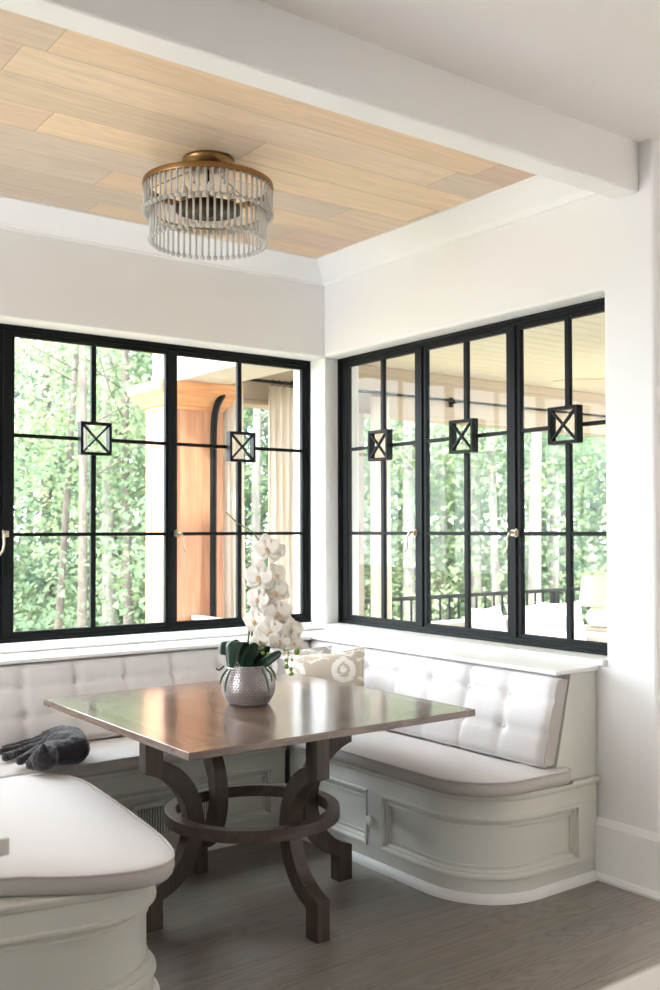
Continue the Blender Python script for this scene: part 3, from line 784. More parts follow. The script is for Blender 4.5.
# ------------------------------------------------------------------ potted orchid
PX, PY = 2.036, 3.283
orc = empty('potted_orchid', (PX, PY, 0.7605), 'white orchid in a silver hobnail pot on the table', 'plant')
bm = bmesh.new()
prof = [(0.0, 0.7605), (0.068, 0.7605), (0.074, 0.764)]
def prad(z):
    t = (z-0.764)/0.146
    return 0.074+0.026*math.sin(min(1, t/0.42)*PI/2) if t < 0.42 else 0.100-0.020*((t-0.42)/0.58)**1.6
for k in range(1, 15): z = 0.764+0.146*k/14; prof.append((prad(z), z))
prof += [(0.078, 0.9125), (0.073, 0.911), (0.071, 0.89), (0.0, 0.885)]
lathe(bm, prof, (PX, PY, 0), 48, False); bmesh.ops.remove_doubles(bm, verts=bm.verts, dist=1e-5)
rows = 16
for j in range(rows):
    z = 0.770+0.138*j/(rows-1); r_ = prad(z); n = 46
    for k in range(n):
        a = 2*PI*(k+0.5*(j % 2))/n
        c = Vector((PX+r_*math.cos(a), PY+r_*math.sin(a), z)); t = Vector((-math.sin(a), math.cos(a), 0)); o_ = Vector((math.cos(a), math.sin(a), 0))
        h = 0.0075; w = 0.0056; v = [bm.verts.new(c+t*w), bm.verts.new(c+Vector((0, 0, 0.0040))), bm.verts.new(c-t*w), bm.verts.new(c-Vector((0, 0, 0.0040))), bm.verts.new(c+o_*h)]
        for q in range(4): bm.faces.new((v[q], v[(q+1) % 4], v[4]))
obj('pot', bm, 'pot', orc)
bm = bmesh.new(); lathe(bm, [(0.0, 0.9), (0.05, 0.899), (0.0705, 0.892), (0.0, 0.887)][::-1], (PX, PY, 0), 24, False); bmesh.ops.remove_doubles(bm, verts=bm.verts, dist=1e-5); obj('moss', bm, 'moss', orc)
def strap_leaf(pts, w, name='leaf', mat='orchid_leaf', fold=0.25, n=14, side=None, thick=0.0016):
    """a strap leaf along a smoothed path"""
    P = [Vector(p) for p in pts]
    for _ in range(3):
        Q = [P[0]]
        for a, b in zip(P, P[1:]): Q += [a.lerp(b, 0.25), a.lerp(b, 0.75)]
        P = Q+[P[-1]]
    m = len(P); bm = bmesh.new(); rows_ = []
    for i, p in enumerate(P):
        t = i/(m-1); d = (P[min(i+1, m-1)]-P[max(i-1, 0)]).normalized()
        s_ = Vector(side) if side else d.cross(Vector((0, 0, 1)))
        s_ = (s_-d*s_.dot(d)).normalized(); nn = s_.cross(d)
        ww = w*(math.sin(PI*min(1, 0.12+t*0.88))**0.55)*(1 if t < 0.97 else 0.5)
        rows_.append([p+s_*ww*k+nn*(abs(k)**1.3)*ww*fold for k in (-1, -0.5, 0, 0.5, 1)])
    vs = [[bm.verts.new(q) for q in r_] for r_ in rows_]
    for a, b in zip(vs, vs[1:]):
        for k in range(4): bm.faces.new((a[k], a[k+1], b[k+1], b[k]))
    o = obj(name, bm, mat, orc, smooth=True)
    so = o.modifiers.new('thickness', 'SOLIDIFY'); so.thickness = thick; so.offset = 0
    return o
D0 = 3.84
RS = tuple(RT)
strap_leaf([at(249, 667, D0), at(238, 648, D0-0.02), at(226, 638, D0-0.04), at(223, 655, D0-0.09)], 0.030, side=RS)
strap_leaf([at(247, 667, D0-0.02), at(243, 643, D0-0.05), at(233, 640, D0-0.10), at(231, 668, D0-0.13)], 0.032, side=RS)
strap_leaf([at(246, 668, D0-0.03), at(249, 655, D0-0.06), at(256, 643, D0-0.09)], 0.024, side=(0.75, -0.3, -0.5))
strap_leaf([at(254, 668, D0), at(262, 656, D0-0.03), at(270, 638, D0-0.05)], 0.020, side=(0.7, -0.4, -0.3))
strap_leaf([at(256, 669, D0-0.02), at(268, 660, D0-0.06), at(281, 652, D0-0.08)], 0.019, side=(0.5, -0.5, -0.7))
strap_leaf([at(250, 668, D0+0.03), at(258, 650, D0+0.08), at(266, 642, D0+0.12)], 0.022, side=RS)
for q in ([(228, 669), (222, 676), (220, 685)], [(231, 669), (226, 680), (225, 692)], [(266, 668), (271, 674), (272, 682)], [(262, 669), (267, 680), (269, 692)], [(268, 666), (274, 672), (276, 680)], [(224, 666), (219, 671), (216, 668)]):
    strap_leaf([at(x, y, D0-0.088-0.004*i) for i, (x, y) in enumerate(q)], 0.0038, 'fern_frond', 'moss', side=RS)
def smoothpath(pts, it=3):
    P = [Vector(p) for p in pts]
    for _ in range(it):
        Q = [P[0]]
        for a, b in zip(P, P[1:]): Q += [a.lerp(b, 0.25), a.lerp(b, 0.75)]
        P = Q+[P[-1]]
    return P
def stem(pts, r0, r1):
    P = smoothpath(pts); bm = bmesh.new(); tube(bm, P, [r0+(r1-r0)*i/(len(P)-1) for i in range(len(P))], 8)
    return obj('stem', bm, 'orchid_stem', orc, smooth=True)
stem([at(246, 668, D0), at(248, 640, D0), at(252, 605, D0), at(257, 575, D0), at(262, 550, D0-0.01), at(259, 540, D0-0.01), at(252, 531, D0-0.02), at(238, 524, D0-0.03), at(226, 512, D0-0.03)], 0.0045, 0.0022)
stem([at(251, 668, D0+0.01), at(252, 640, D0+0.02), at(256, 610, D0+0.01), at(264, 592, D0-0.02), at(274, 610, D0-0.05), at(283, 632, D0-0.06), at(289, 650, D0-0.06), at(287, 664, D0-0.06), at(292, 674, D0-0.06)], 0.0045, 0.0013)
bm = bmesh.new(); tube(bm, [at(249.5, 668, D0+0.005), at(253.5, 596, D0+0.005)], 0.0022, 6); obj('support_stick', bm, 'bark', orc)
def flower(c, facing, size, roll=0.0):
    """five rounded petals and a small coloured lip"""
    f = Vector(facing).normalized(); q = Vector((0, 0, 1)).rotation_difference(f)
    up = q @ Vector((0, 1, 0))
    M_ = Matrix.Translation(c) @ q.to_matrix().to_4x4()
    # turn so that local +Y points as near to world up as it can
    yl = (Vector((0, 0, 1))-f*f.z); yl = yl.normalized() if yl.length > 1e-3 else up
    ang = up.angle(yl)*(1 if up.cross(yl).dot(f) > 0 else -1)
    M_ = M_ @ Matrix.Rotation(ang+roll, 4, 'Z') @ Matrix.Scale(size, 4)
    bm = bmesh.new()
    def pet(a, L, W, lift, z):
        d = Vector((math.cos(a), math.sin(a), 0)); s_ = Vector((-d.y, d.x, 0)); nL, nW = 6, 4; g = []
        for i in range(nL+1):
            t = i/nL; w = W*(math.sin(PI*min(0.999, t**0.75*0.94+0.03))**0.6)
            g.append([bm.verts.new(M_ @ (d*(L*t)+s_*(w*k/2)+Vector((0, 0, z+lift*t*t-0.05*(k/2)**2*t+0.04*math.sin(5*t+k*1.3+a))))) for k in (-2, -1, 0, 1, 2)])
        for a_, b_ in zip(g, g[1:]):
            for k in range(4): bm.faces.new((a_[k], a_[k+1], b_[k+1], b_[k]))
    for a, L, W, lf, z in ((R(90), 0.60, 0.25, -0.02, 0), (R(218), 0.58, 0.24, -0.10, 0), (R(322), 0.58, 0.24, -0.10, 0), (R(14), 0.54, 0.34, 0.02, 0.03), (R(166), 0.54, 0.34, 0.02, 0.03)):
        pet(a, L, W, lf, z)
    o = obj('flower', bm, 'flower', orc, smooth=True, recalc=False)
    so = o.modifiers.new('thickness', 'SOLIDIFY'); so.thickness = 0.0008
    bm = bmesh.new()
    for sc, p in (((0.06, 0.05, 0.07), (0, -0.01, 0.08)), ((0.03, 0.08, 0.035), (0.05, -0.04, 0.08)), ((0.03, 0.08, 0.035), (-0.05, -0.04, 0.08)), ((0.035, 0.09, 0.035), (0, -0.11, 0.08))):
        bmesh.ops.create_uvsphere(bm, u_segments=8, v_segments=6, radius=1, matrix=M_ @ Matrix.Translation(p) @ Matrix.Diagonal((*sc, 1)))
    obj('flower_lip', bm, 'lip', o, smooth=True)['label'] = 'pinkish yellow lip'
CB = -FW
for x, y, dd, s_, fx, fz, ro in ((267, 549, -0.03, 0.112, -0.2, 0.05, 0.2), (278, 553, 0.0, 0.085, 0.9, -0.2, 0.5), (259, 577, -0.05, 0.124, -0.35, 0.0, -0.1), (276, 575, 0.01, 0.10, 0.8, 0.1, 0.4), (275, 592, -0.04, 0.115, 0.1, -0.15, 0.3),
                             (258, 599, -0.05, 0.105, -0.5, 0.1, -0.3), (268, 607, -0.02, 0.10, -0.1, 0.2, 0.0), (277, 613, -0.06, 0.12, 0.15, 0.0, 0.2), (255, 621, -0.05, 0.11, -0.6, -0.05, 0.1), (285, 625, -0.03, 0.10, 0.6, 0.15, -0.2),
                             (270, 631, -0.08, 0.115, -0.1, -0.1, 0.1), (260, 641, -0.07, 0.085, -0.4, -0.3, 0.4), (291, 631, -0.05, 0.105, 0.5, 0.0, 0.1), (279, 641, -0.09, 0.095, 0.1, -0.3, -0.2), (294, 643, -0.08, 0.075, 0.2, 0.1, 0.0)):
    flower(at(x, y, D0+dd), CB+RT*fx+UP*fz, s_*0.9, ro)
for x, y, r_ in ((274, 645, 0.010), (262, 647, 0.0085), (263, 653, 0.007), (268, 654, 0.006), (285, 649.5, 0.0075), (297, 651.5, 0.0115), (286, 660, 0.0065), (292, 660, 0.005), (286.5, 666.5, 0.0095), (291, 669, 0.0075), (292, 673.5, 0.0075), (290, 674.5, 0.005)):
    bm = bmesh.new(); ball(bm, at(x, y, D0-0.075), r_, 10, 8, (1, 1, 1.15)); obj('bud', bm, 'bud', orc, smooth=True)
bm = bmesh.new()
for a, b in (((285, 640), (297, 651)), ((288, 650), (285, 649)), ((289, 655), (292, 660)), ((288, 660), (286, 660)), ((281, 632), (274, 645)), ((266, 636), (263, 652))):
    tube(bm, [at(*a, D0-0.065), at((a[0]+b[0])/2+1, (a[1]+b[1])/2-1, D0-0.07), at(*b, D0-0.075)], 0.0011, 6)
obj('bud_stalk', bm, 'orchid_stem', orc)

# ------------------------------------------------------------------ throw pillows
def pillow(name, label, mat, c, rot, w, h, th):
    M_ = Matrix.Translation(c) @ rot.to_4x4()
    root = empty(name, c, label, 'pillow', 'patterned pillows in the bench corner')
    root.rotation_euler = rot.to_euler()
    n = 26; bm = bmesh.new(); g = {}
    for s_ in (1, -1):
        for i in range(n+1):
            for j in range(n+1):
                u, v = i/n*2-1, j/n*2-1
                e = max(0.0, (1-abs(u)**2.6)*(1-abs(v)**2.6))**0.55
                pin = 1-0.10*(1-v*v)*abs(u)**3; piv = 1-0.13*(1-u*u)*abs(v)**3
                y = -s_*th/2*e-noise.noise((u*2.2, v*2.2, s_*2.0))*0.006*e
                rim = i in (0, n) or j in (0, n)
                if rim and s_ == -1: g[(s_, i, j)] = g[(1, i, j)]; continue
                g[(s_, i, j)] = bm.verts.new((u*w/2*pin, y, v*h/2*piv))
        for i in range(n):
            for j in range(n):
                q = [g[(s_, i, j)], g[(s_, i+1, j)], g[(s_, i+1, j+1)], g[(s_, i, j+1)]]
                bm.faces.new(q if s_ == 1 else q[::-1])
    me = bpy.data.meshes.new('cover'); bmesh.ops.recalc_face_normals(bm, faces=bm.faces); bm.to_mesh(me); bm.free()
    me.polygons.foreach_set('use_smooth', [True]*len(me.polygons)); me.materials.append(MT[mat])
    o = bpy.data.objects.new('cover', me); COL.objects.link(o); o.parent = root
    bm = bmesh.new(); loop = []
    for k in range(80):
        t = k/80*4; s_ = int(t); f = (t-s_)*2-1
        u, v = ((f, -1), (1, f), (-f, 1), (-1, -f))[s_]
        loop.append((u*w/2*(1-0.10*(1-abs(v)**2)*abs(u)**3)*1.004, 0, v*h/2*(1-0.13*(1-abs(u)**2)*abs(v)**3)*1.004))
    tube(bm, loop, 0.0045, 6, closed=True)
    me = bpy.data.meshes.new('welt'); bm.to_mesh(me); bm.free(); me.materials.append(MT[mat]); me.polygons.foreach_set('use_smooth', [True]*len(me.polygons))
    o = bpy.data.objects.new('welt', me); COL.objects.link(o); o.parent = root
    return root
pillow('throw_pillow', 'tan and white ikat pillow standing in the bench corner', 'ikat_tan', Vector((2.83, 3.86, 0.676)), Euler((R(-14), R(-4), R(-38)), 'XYZ').to_matrix(), 0.40, 0.36, 0.12)
pillow('throw_pillow', 'grey and white patterned pillow tucked behind the tan pillow', 'ikat_grey', Vector((2.775, 4.05, 0.680)), Euler((R(-12), R(3), R(-24)), 'XYZ').to_matrix(), 0.38, 0.37, 0.10)

# ------------------------------------------------------------------ cat
ct = empty('cat', at_z(60, 752, 0.492), 'dark grey cat sleeping curled on the white back bench cushion', 'cat')
SZ = 0.500
bm = bmesh.new()
def capsule(pts):
    """pts: (px, py, height above the seat, radius)"""
    P = [(at_z(x, y, SZ+h), r_) for x, y, h, r_ in pts]
    for (a, ra), (b, rb) in zip(P, P[1:]):
        k = max(2, int((b-a).length/0.008))
        for i in range(k+1):
            ball(bm, a.lerp(b, i/k), ra+(rb-ra)*i/k, 10, 8)
    if len(P) == 1: ball(bm, P[0][0], P[0][1], 14, 10)
capsule([(76, 749, 0.052, 0.056), (71, 741, 0.060, 0.060), (61, 739, 0.058, 0.056), (52, 743, 0.046, 0.044)])
capsule([(76, 751, 0.046, 0.050), (66, 752, 0.048, 0.050), (57, 752, 0.046, 0.046), (50, 751, 0.044, 0.042)])
capsule([(70, 746, 0.055, 0.060), (58, 745, 0.052, 0.054)])
capsule([(58, 737, 0.045, 0.046), (47, 738, 0.036, 0.032)])
capsule([(53, 752, 0.044, 0.044), (45, 757, 0.046, 0.048)])
capsule([(46, 757, 0.047, 0.049), (42, 759, 0.044, 0.045)])
capsule([(40, 760, 0.036, 0.038), (34, 763, 0.028, 0.028), (31, 764, 0.025, 0.022)])
capsule([(48, 738, 0.034, 0.028), (34, 741.5, 0.024, 0.018), (20, 744, 0.018, 0.014), (9, 747, 0.016, 0.013), (4, 748, 0.016, 0.012)])
capsule([(46, 742, 0.034, 0.028), (32, 745, 0.024, 0.021), (14, 749, 0.018, 0.016), (1, 751.5, 0.017, 0.016)])
capsule([(42, 747, 0.034, 0.026), (28, 750, 0.024, 0.022), (14, 754.5, 0.018, 0.018), (6, 757, 0.018, 0.019)])
capsule([(39, 751, 0.034, 0.026), (28, 757, 0.024, 0.021), (20, 760.5, 0.019, 0.019)])
for x, y, h, tip, r_ in ((43.5, 752, 0.088, (43, 744, 0.134), 0.025), (52, 755, 0.078, (56, 748, 0.118), 0.022)):
    a = at_z(x, y, SZ+h-0.02); b = at_z(tip[0], tip[1], SZ+tip[2]-0.02)
    for i in range(9): ball(bm, a.lerp(b, i/8), r_*(1-i/8)+0.0045, 8, 6, (1, 0.6, 1))
o = obj('body', bm, 'fur', ct)
rm = o.modifiers.new('union', 'REMESH'); rm.mode = 'VOXEL'; rm.voxel_size = 0.0045; rm.use_smooth_shade = True
sm = o.modifiers.new('soften', 'SMOOTH'); sm.factor = 0.5; sm.iterations = 5
tx = bpy.data.textures.new('fur_tufts', 'CLOUDS'); tx.noise_scale = 0.009; tx.noise_depth = 3
dm = o.modifiers.new('fur_tufts', 'DISPLACE'); dm.texture = tx; dm.strength = 0.009; dm.texture_coords = 'LOCAL'
hp = at_z(29.5, 765, SZ+0.020)
bm = bmesh.new(); ball(bm, hp, 0.0055, 8, 6); obj('nose', bm, 'vent_black', ct, smooth=True)

# ------------------------------------------------------------------ kitchen island at the lower right corner
isl = empty('kitchen_island', (1.75, 0.2, 0), 'kitchen island with a pale worktop whose corner fills the lower right edge', 'island')
obj('worktop', Box((0.87, -0.45, 0.878), (2.7, 0.722, 0.918)), 'stone', isl, bevel=0.004)
obj('cabinet_body', Box((0.92, -0.40, 0.1), (2.65, 0.68, 0.878)), 'bench', isl, bevel=0.003)
obj('plinth', Box((0.97, -0.34, 0.0), (2.6, 0.64, 0.1)), 'bench', isl)

# ------------------------------------------------------------------ the porch outside
struct('porch_floor', (lambda b: (box(b, (OX, WE+0.3, -0.2), (9.4, 6.2, -0.02)), box(b, (2.9, OY, -0.2), (OX, 6.2, -0.02)), b)[2])(bmesh.new()), 'deck')
bm = bmesh.new(); box(bm, (OX, WE+0.3, 2.70), (9.4, 6.25, 2.78)); box(bm, (2.75, OY, 2.70), (OX, 6.25, 2.78))
y = 2.72
while y < 6.2:                                   # beaded boards along the ceiling
    box(bm, (OX+0.01, y, 2.692), (9.38, y+0.125, 2.7003)); y += 0.131
struct('porch_ceiling', bm, 'porch_white')
bm = bmesh.new(); box(bm, (3.40, 5.92, 2.315), (9.4, 6.10, 2.70)); box(bm, (3.40, 5.905, 2.62), (9.4, 5.92, 2.69)); box(bm, (3.40, 5.912, 2.315), (9.4, 5.92, 2.345)); struct('porch_beam', bm, 'porch_beige', 0.004)
bm = bmesh.new(); box(bm, (3.02, OY, 2.40), (3.385, 6.10, 2.70)); struct('porch_beam_end', bm, 'porch_white', 0.004)
struct('porch_roof', Box((2.55, OY+0.31, 2.80), (9.7, 6.6, 2.95)), 'roof')
struct('porch_roof_right', Box((OX+0.41, WE+0.3, 2.80), (9.7, OY+0.30, 2.95)), 'roof')

pc = empty('porch_column', (3.175, 5.95, -0.02), 'square cedar porch column with a moulded cap outside the back window', 'column')
bm = bmesh.new(); box(bm, (2.985, 5.80, -0.02), (3.385, 6.10, 2.24)); obj('shaft', bm, 'cedar', pc, bevel=0.004)
bm = bmesh.new()
for a, b in (((2.978, 5.792), (3.05, 5.82)), ((3.32, 5.792), (3.392, 5.82))): box(bm, (a[0], a[1], -0.02), (b[0], b[1], 2.24))
for a, b in (((2.977, 5.8201), (2.995, 5.87)), ((2.977, 6.03), (2.995, 6.108)), ((3.375, 5.8201), (3.393, 5.87))): box(bm, (a[0], a[1], -0.02), (b[0], b[1], 2.24))
obj('corner_boards', bm, 'cedar', pc, bevel=0.003)
bm = bmesh.new()
sq = [((2.985, 5.80), (-1, -1)), ((3.385, 5.80), (1, -1)), ((3.385, 6.10), (1, 1)), ((2.985, 6.10), (-1, 1))]
sweep(bm, sq, [(-0.1, 2.225), (0.012, 2.225), (0.014, 2.245), (0.03, 2.252), (0.045, 2.275), (0.075, 2.315), (0.098, 2.34), (0.100, 2.36), (0.104, 2.364), (0.104, 2.398), (-0.1, 2.398)], closed=True)
obj('capital', bm, 'cedar_cap', pc)
dp = empty('downspout', (3.30, 5.755, -0.02), 'black pipe running down the right side of the cedar column', 'pipe')
bm = bmesh.new()
P = smoothpath([(3.39, 5.735, 2.395), (3.36, 5.73, 2.345), (3.31, 5.73, 2.27), (3.30, 5.755, 2.17), (3.295, 5.755, 1.9), (3.295, 5.755, -0.02)], 2)
tube(bm, P, 0.023, 12); obj('pipe', bm, 'black', dp, smooth=True)
struct('pillar', Box((4.50, 5.86, -0.02), (4.66, 5.90, 2.315)), 'taupe', 0.004)

def curtain(label, x0, x1, y, z0, z1, folds, amp):
    root = empty('curtain', ((x0+x1)/2, y, z0), label, 'curtain', 'curtains on the porch')
    bm = bmesh.new(); n = folds*10; m = 14; g = []
    for i in range(n+1):
        t = i/n; col = []
        for j in range(m+1):
            s_ = j/m
            a = amp*(0.75+0.25*s_)*math.sin(t*folds*2*PI+0.6*math.sin(3*s_+i*0.05))
            x = x0+(x1-x0)*(t+0.01*math.sin(t*folds*4*PI+1))+0.02*(s_-0.5)*math.sin(t*9)
            col.append(bm.verts.new((x, y+a, z0+(z1-z0)*(1-s_))))
        g.append(col)
    for i in range(n):
        for j in range(m): bm.faces.new((g[i][j], g[i+1][j], g[i+1][j+1], g[i][j+1]))
    o = obj('curtain_cloth', bm, 'curtain', root, smooth=True)
    so = o.modifiers.new('thickness', 'SOLIDIFY'); so.thickness = 0.004
    bm = bmesh.new()
    for k in range(folds):
        x = x0+(x1-x0)*(k+0.5)/folds
        tube(bm, [(x+0.0, y+0.021*math.cos(a*PI/6), z1+0.0215+0.021*math.sin(a*PI/6)) for a in range(12)], 0.0025, 5, closed=True)
    obj('curtain_rings', bm, 'black', root)
    return root
curtain('pale curtain hanging right beside the cedar column on the porch', 3.41, 3.56, 5.80, 0.0, 2.44, 4, 0.035)
curtain('wide pale curtain seen through the last pane of the back window', 3.775, 4.08, 5.80, 0.0, 2.44, 6, 0.035)
curtain('beige curtain beside the taupe post seen through the right window', 4.69, 4.86, 5.80, 0.0, 2.44, 4, 0.03)
bm = bmesh.new(); tube(bm, [(3.41, 5.80, 2.468), (9.2, 5.80, 2.468)], 0.011, 8)
for x in (4.05, 5.6, 7.6):
    box(bm, (x-0.01, 5.80, 2.455), (x+0.01, 5.904, 2.481)); box(bm, (x-0.02, 5.895, 2.43), (x+0.02, 5.904, 2.51))
for x in (3.4, 9.21): ball(bm, (x, 5.80, 2.468), 0.022, 10, 8)
tag(obj('curtain_rod', bm, 'black', loc=(6.3, 5.8, 2.46)), 'thin black curtain rod along the porch beam', 'rod')

def railing(label, a, b, mat, n):
    a, b = Vector(a), Vector(b); d = (b-a).normalized(); s_ = Vector((-d.y, d.x, 0)); L = (b-a).length
    root = empty('porch_railing', (a+b)/2, label, 'railing')
    def bar(u0, u1, z0, z1, w):
        bm = bmesh.new()
        vs = box(bm, (u0, -w, z0), (u1, w, z1))
        for v in vs: c = v.co.copy(); v.co = a+d*c.x+s_*c.y+Vector((0, 0, c.z))
        return bm
    obj('top_rail', bar(0, L, 0.885, 0.915, 0.024), mat, root, bevel=0.003)
    obj('bottom_rail', bar(0, L, 0.10, 0.13, 0.014), mat, root)
    for k in range(n):
        u = L*(k+0.5)/n; obj('baluster', bar(u-0.0065, u+0.0065, 0.13, 0.885, 0.0065), 'black', root)
    for u in (0.02, L/2, L-0.02): obj('post', bar(u-0.019, u+0.019, 0.0, 0.885, 0.019), 'black', root)
railing('black metal railing along the far edge of the porch', (4.70, 6.03, -0.02), (9.3, 6.03, -0.02), 'black', 44)
railing('white topped railing beside the cedar column', (3.17, 5.10, -0.04), (3.17, 5.785, -0.04), 'porch_white', 6)

# porch furniture
sf = empty('porch_sofa', (5.75, 5.15, -0.02), 'cream cushioned sofa on the porch seen through the right window', 'sofa')
def soft(bm_box, name, par, mat='sofa', bev=0.04):
    return obj(name, bm_box, mat, par, bevel=bev, segs=4)
soft(Box((4.95, 4.72, 0.08), (6.55, 5.62, 0.30)), 'base', sf); soft(Box((4.95, 5.40, 0.30), (6.55, 5.62, 0.74)), 'back', sf)
soft(Box((4.95, 4.72, 0.301), (5.13, 5.399, 0.60)), 'arm', sf); soft(Box((6.37, 4.72, 0.301), (6.55, 5.399, 0.60)), 'arm', sf)
soft(Box((5.14, 4.70, 0.301), (5.745, 5.395, 0.45)), 'seat_pad', sf); soft(Box((5.755, 4.70, 0.301), (6.36, 5.395, 0.45)), 'seat_pad', sf)
for x in (5.0, 6.5):
    for y in (4.78, 5.56): obj('leg', Box((x-0.025, y-0.025, -0.02), (x+0.025, y+0.025, 0.08)), 'leg', sf)
def dotcloth():
    t = NT('cream_cloth_with_blue_spot'); tc = t.n.new('ShaderNodeTexCoord')
    sp = t.node('ShaderNodeSeparateXYZ', {'Vector': tc.outputs['Object']})
    d = t.M('SQRT', t.M('ADD', t.M('POWER', t.M('DIVIDE', sp.outputs[0], 0.07), 2.0), t.M('POWER', t.M('DIVIDE', sp.outputs[2], 0.06), 2.0)))
    return t.fin(Base_Color=t.mix(t.M('LESS_THAN', d, 1.0), lin((208, 202, 194)), lin((140, 146, 154))), Roughness=0.9)
MT['dot'] = dotcloth()
def porch_cushion(label, mat, c, rz):
    o = pillow('porch_cushion', label, mat, Vector(c), Euler((R(-16), 0, R(rz)), 'XYZ').to_matrix(), 0.42, 0.40, 0.13)
    o['category'] = 'cushion'; o['group'] = 'cushions on the porch sofa'
porch_cushion('cream cushion with a blue spot at the near end of the porch sofa', 'dot', (5.36, 5.235, 0.668), 12)
porch_cushion('plain cream cushion in the middle of the porch sofa', 'sofa', (5.80, 5.24, 0.668), -6)
porch_cushion('cream cushion with a blue spot on the porch sofa beside the lamp', 'dot', (6.17, 5.235, 0.668), -14)
st = empty('side_table', (6.98, 5.50, -0.02), 'small round table under the lamp on the porch', 'table')
bm = bmesh.new(); lathe(bm, [(0.24, 0.56), (0.25, 0.565), (0.25, 0.585), (0.24, 0.59)], (6.98, 5.50, 0), 32); obj('table_top', bm, 'taupe', st)
bm = bmesh.new(); lathe(bm, [(0.17, -0.02), (0.17, 0.0), (0.03, 0.02), (0.025, 0.3), (0.04, 0.56)], (6.98, 5.50, 0), 24); obj('pedestal', bm, 'taupe', st, smooth=True)
lp = empty('table_lamp', (6.98, 5.50, 0.5905), 'table lamp with a straw drum shade and round cream base on the porch', 'lamp')
bm = bmesh.new(); lathe(bm, [(0.0, 0.5905), (0.085, 0.5905), (0.10, 0.60), (0.128, 0.65), (0.13, 0.69), (0.10, 0.74), (0.05, 0.775), (0.022, 0.79), (0.02, 0.80), (0.0, 0.80)], (6.98, 5.50, 0), 28, False)
bmesh.ops.remove_doubles(bm, verts=bm.verts, dist=1e-5); obj('lamp_base', bm, 'ceramic', lp, smooth=True)
bm = bmesh.new(); lathe(bm, [(0.188, 0.775), (0.155, 1.03), (0.152, 1.03), (0.185, 0.775), (0.188, 0.775)], (6.98, 5.50, 0), 36, False); obj('lamp_shade', bm, 'shade_cloth', lp, smooth=True)
bm = bmesh.new(); tube(bm, [(6.98, 5.50, 0.80), (6.98, 5.50, 1.02)], 0.006, 8)
for k in range(3): tube(bm, [(6.98, 5.50, 1.015), (6.98+0.152*math.cos(k*2.1), 5.5+0.152*math.sin(k*2.1), 1.015)], 0.0025, 5)
obj('harp', bm, 'brass', lp)
fc = Vector((5.58, 3.98, 0))
fn_ = empty('ceiling_fan', (fc.x, fc.y, 2.36), 'cream bladed ceiling fan hanging from the porch ceiling', 'fan')
bm = bmesh.new(); lathe(bm, [(0.06, 2.6915), (0.065, 2.67), (0.02, 2.64), (0.015, 2.63), (0.015, 2.48), (0.06, 2.465), (0.11, 2.44), (0.11, 2.37), (0.06, 2.345), (0.0, 2.34)][::-1], fc, 24, False); obj('motor', bm, 'fan', fn_, smooth=True)
for k in range(5):
    bm = bmesh.new(); a = R(200+72*k); d = Vector((math.cos(a), math.sin(a), 0)); s_ = Vector((-d.y, d.x, 0))
    prism(bm, [(0.09, -0.03), (0.2, -0.065), (0.5, -0.08), (0.62, -0.06), (0.64, 0.0), (0.62, 0.06), (0.5, 0.08), (0.2, 0.065), (0.09, 0.03)], lambda u, v, w: fc+d*u+s_*v+Vector((0, 0, 2.41+v*0.2+w)), 0, 0.008)
    obj('blade', bm, 'fan', fn_, bevel=0.002)

# ------------------------------------------------------------------ ground and woods
bm = bmesh.new(); N = 64; g = []
for i in range(N+1):
    row = []
    for j in range(N+1):
        x, y = -30+84*i/N, -28+84*j/N
        far = math.hypot(x-3, y-5)
        row.append(bm.verts.new((x, y, -1.1-0.03*far+0.35*noise.noise((x*0.15, y*0.15, 0))+(0.0 if far < 20 else (far-20)*0.07))))
    g.append(row)
for i in range(N):
    for j in range(N): bm.faces.new((g[i][j], g[i+1][j], g[i+1][j+1], g[i][j+1]))
struct('ground_outside', bm, 'ground', smooth=True)
def leaf_cloud(seed, n, blobs, size, spread):
    """leaves gathered in clumps round (x, y, z, r) blobs; each leaf a small folded blade"""
    q = random.Random(seed); bm = bmesh.new()
    tot = sum(b[3]**2 for b in blobs)
    for bx_, by_, bz_, br in blobs:
        for _ in range(int(n*br*br/tot)):
            v = Vector((q.gauss(0, 1), q.gauss(0, 1), q.gauss(0, 0.8)))
            v = v.normalized()*br*(q.random()**0.45)
            p = Vector((bx_, by_, bz_))+v
            e = Euler((q.uniform(-1.0, 1.0), q.uniform(-1.0, 1.0), q.uniform(0, 6.28))).to_matrix()
            L = size*q.uniform(0.6, 1.35); w = L*0.36
            a, b_, c, d, m1, m2 = [bm.verts.new(p+e @ Vector(t)) for t in ((-L/2, 0, 0), (-L*0.1, w, 0.15*L), (L/2, 0, -0.08*L), (-L*0.1, -w, 0.15*L), (0, 0, 0), (L*0.2, 0, 0))]
            bm.faces.new((a, d, m1)); bm.faces.new((a, m1, b_)); bm.faces.new((m1, d, c)); bm.faces.new((m1, c, b_))
            bm.verts.remove(m2)
    me = bpy.data.meshes.new('foliage'); bm.to_mesh(me); bm.free(); return me
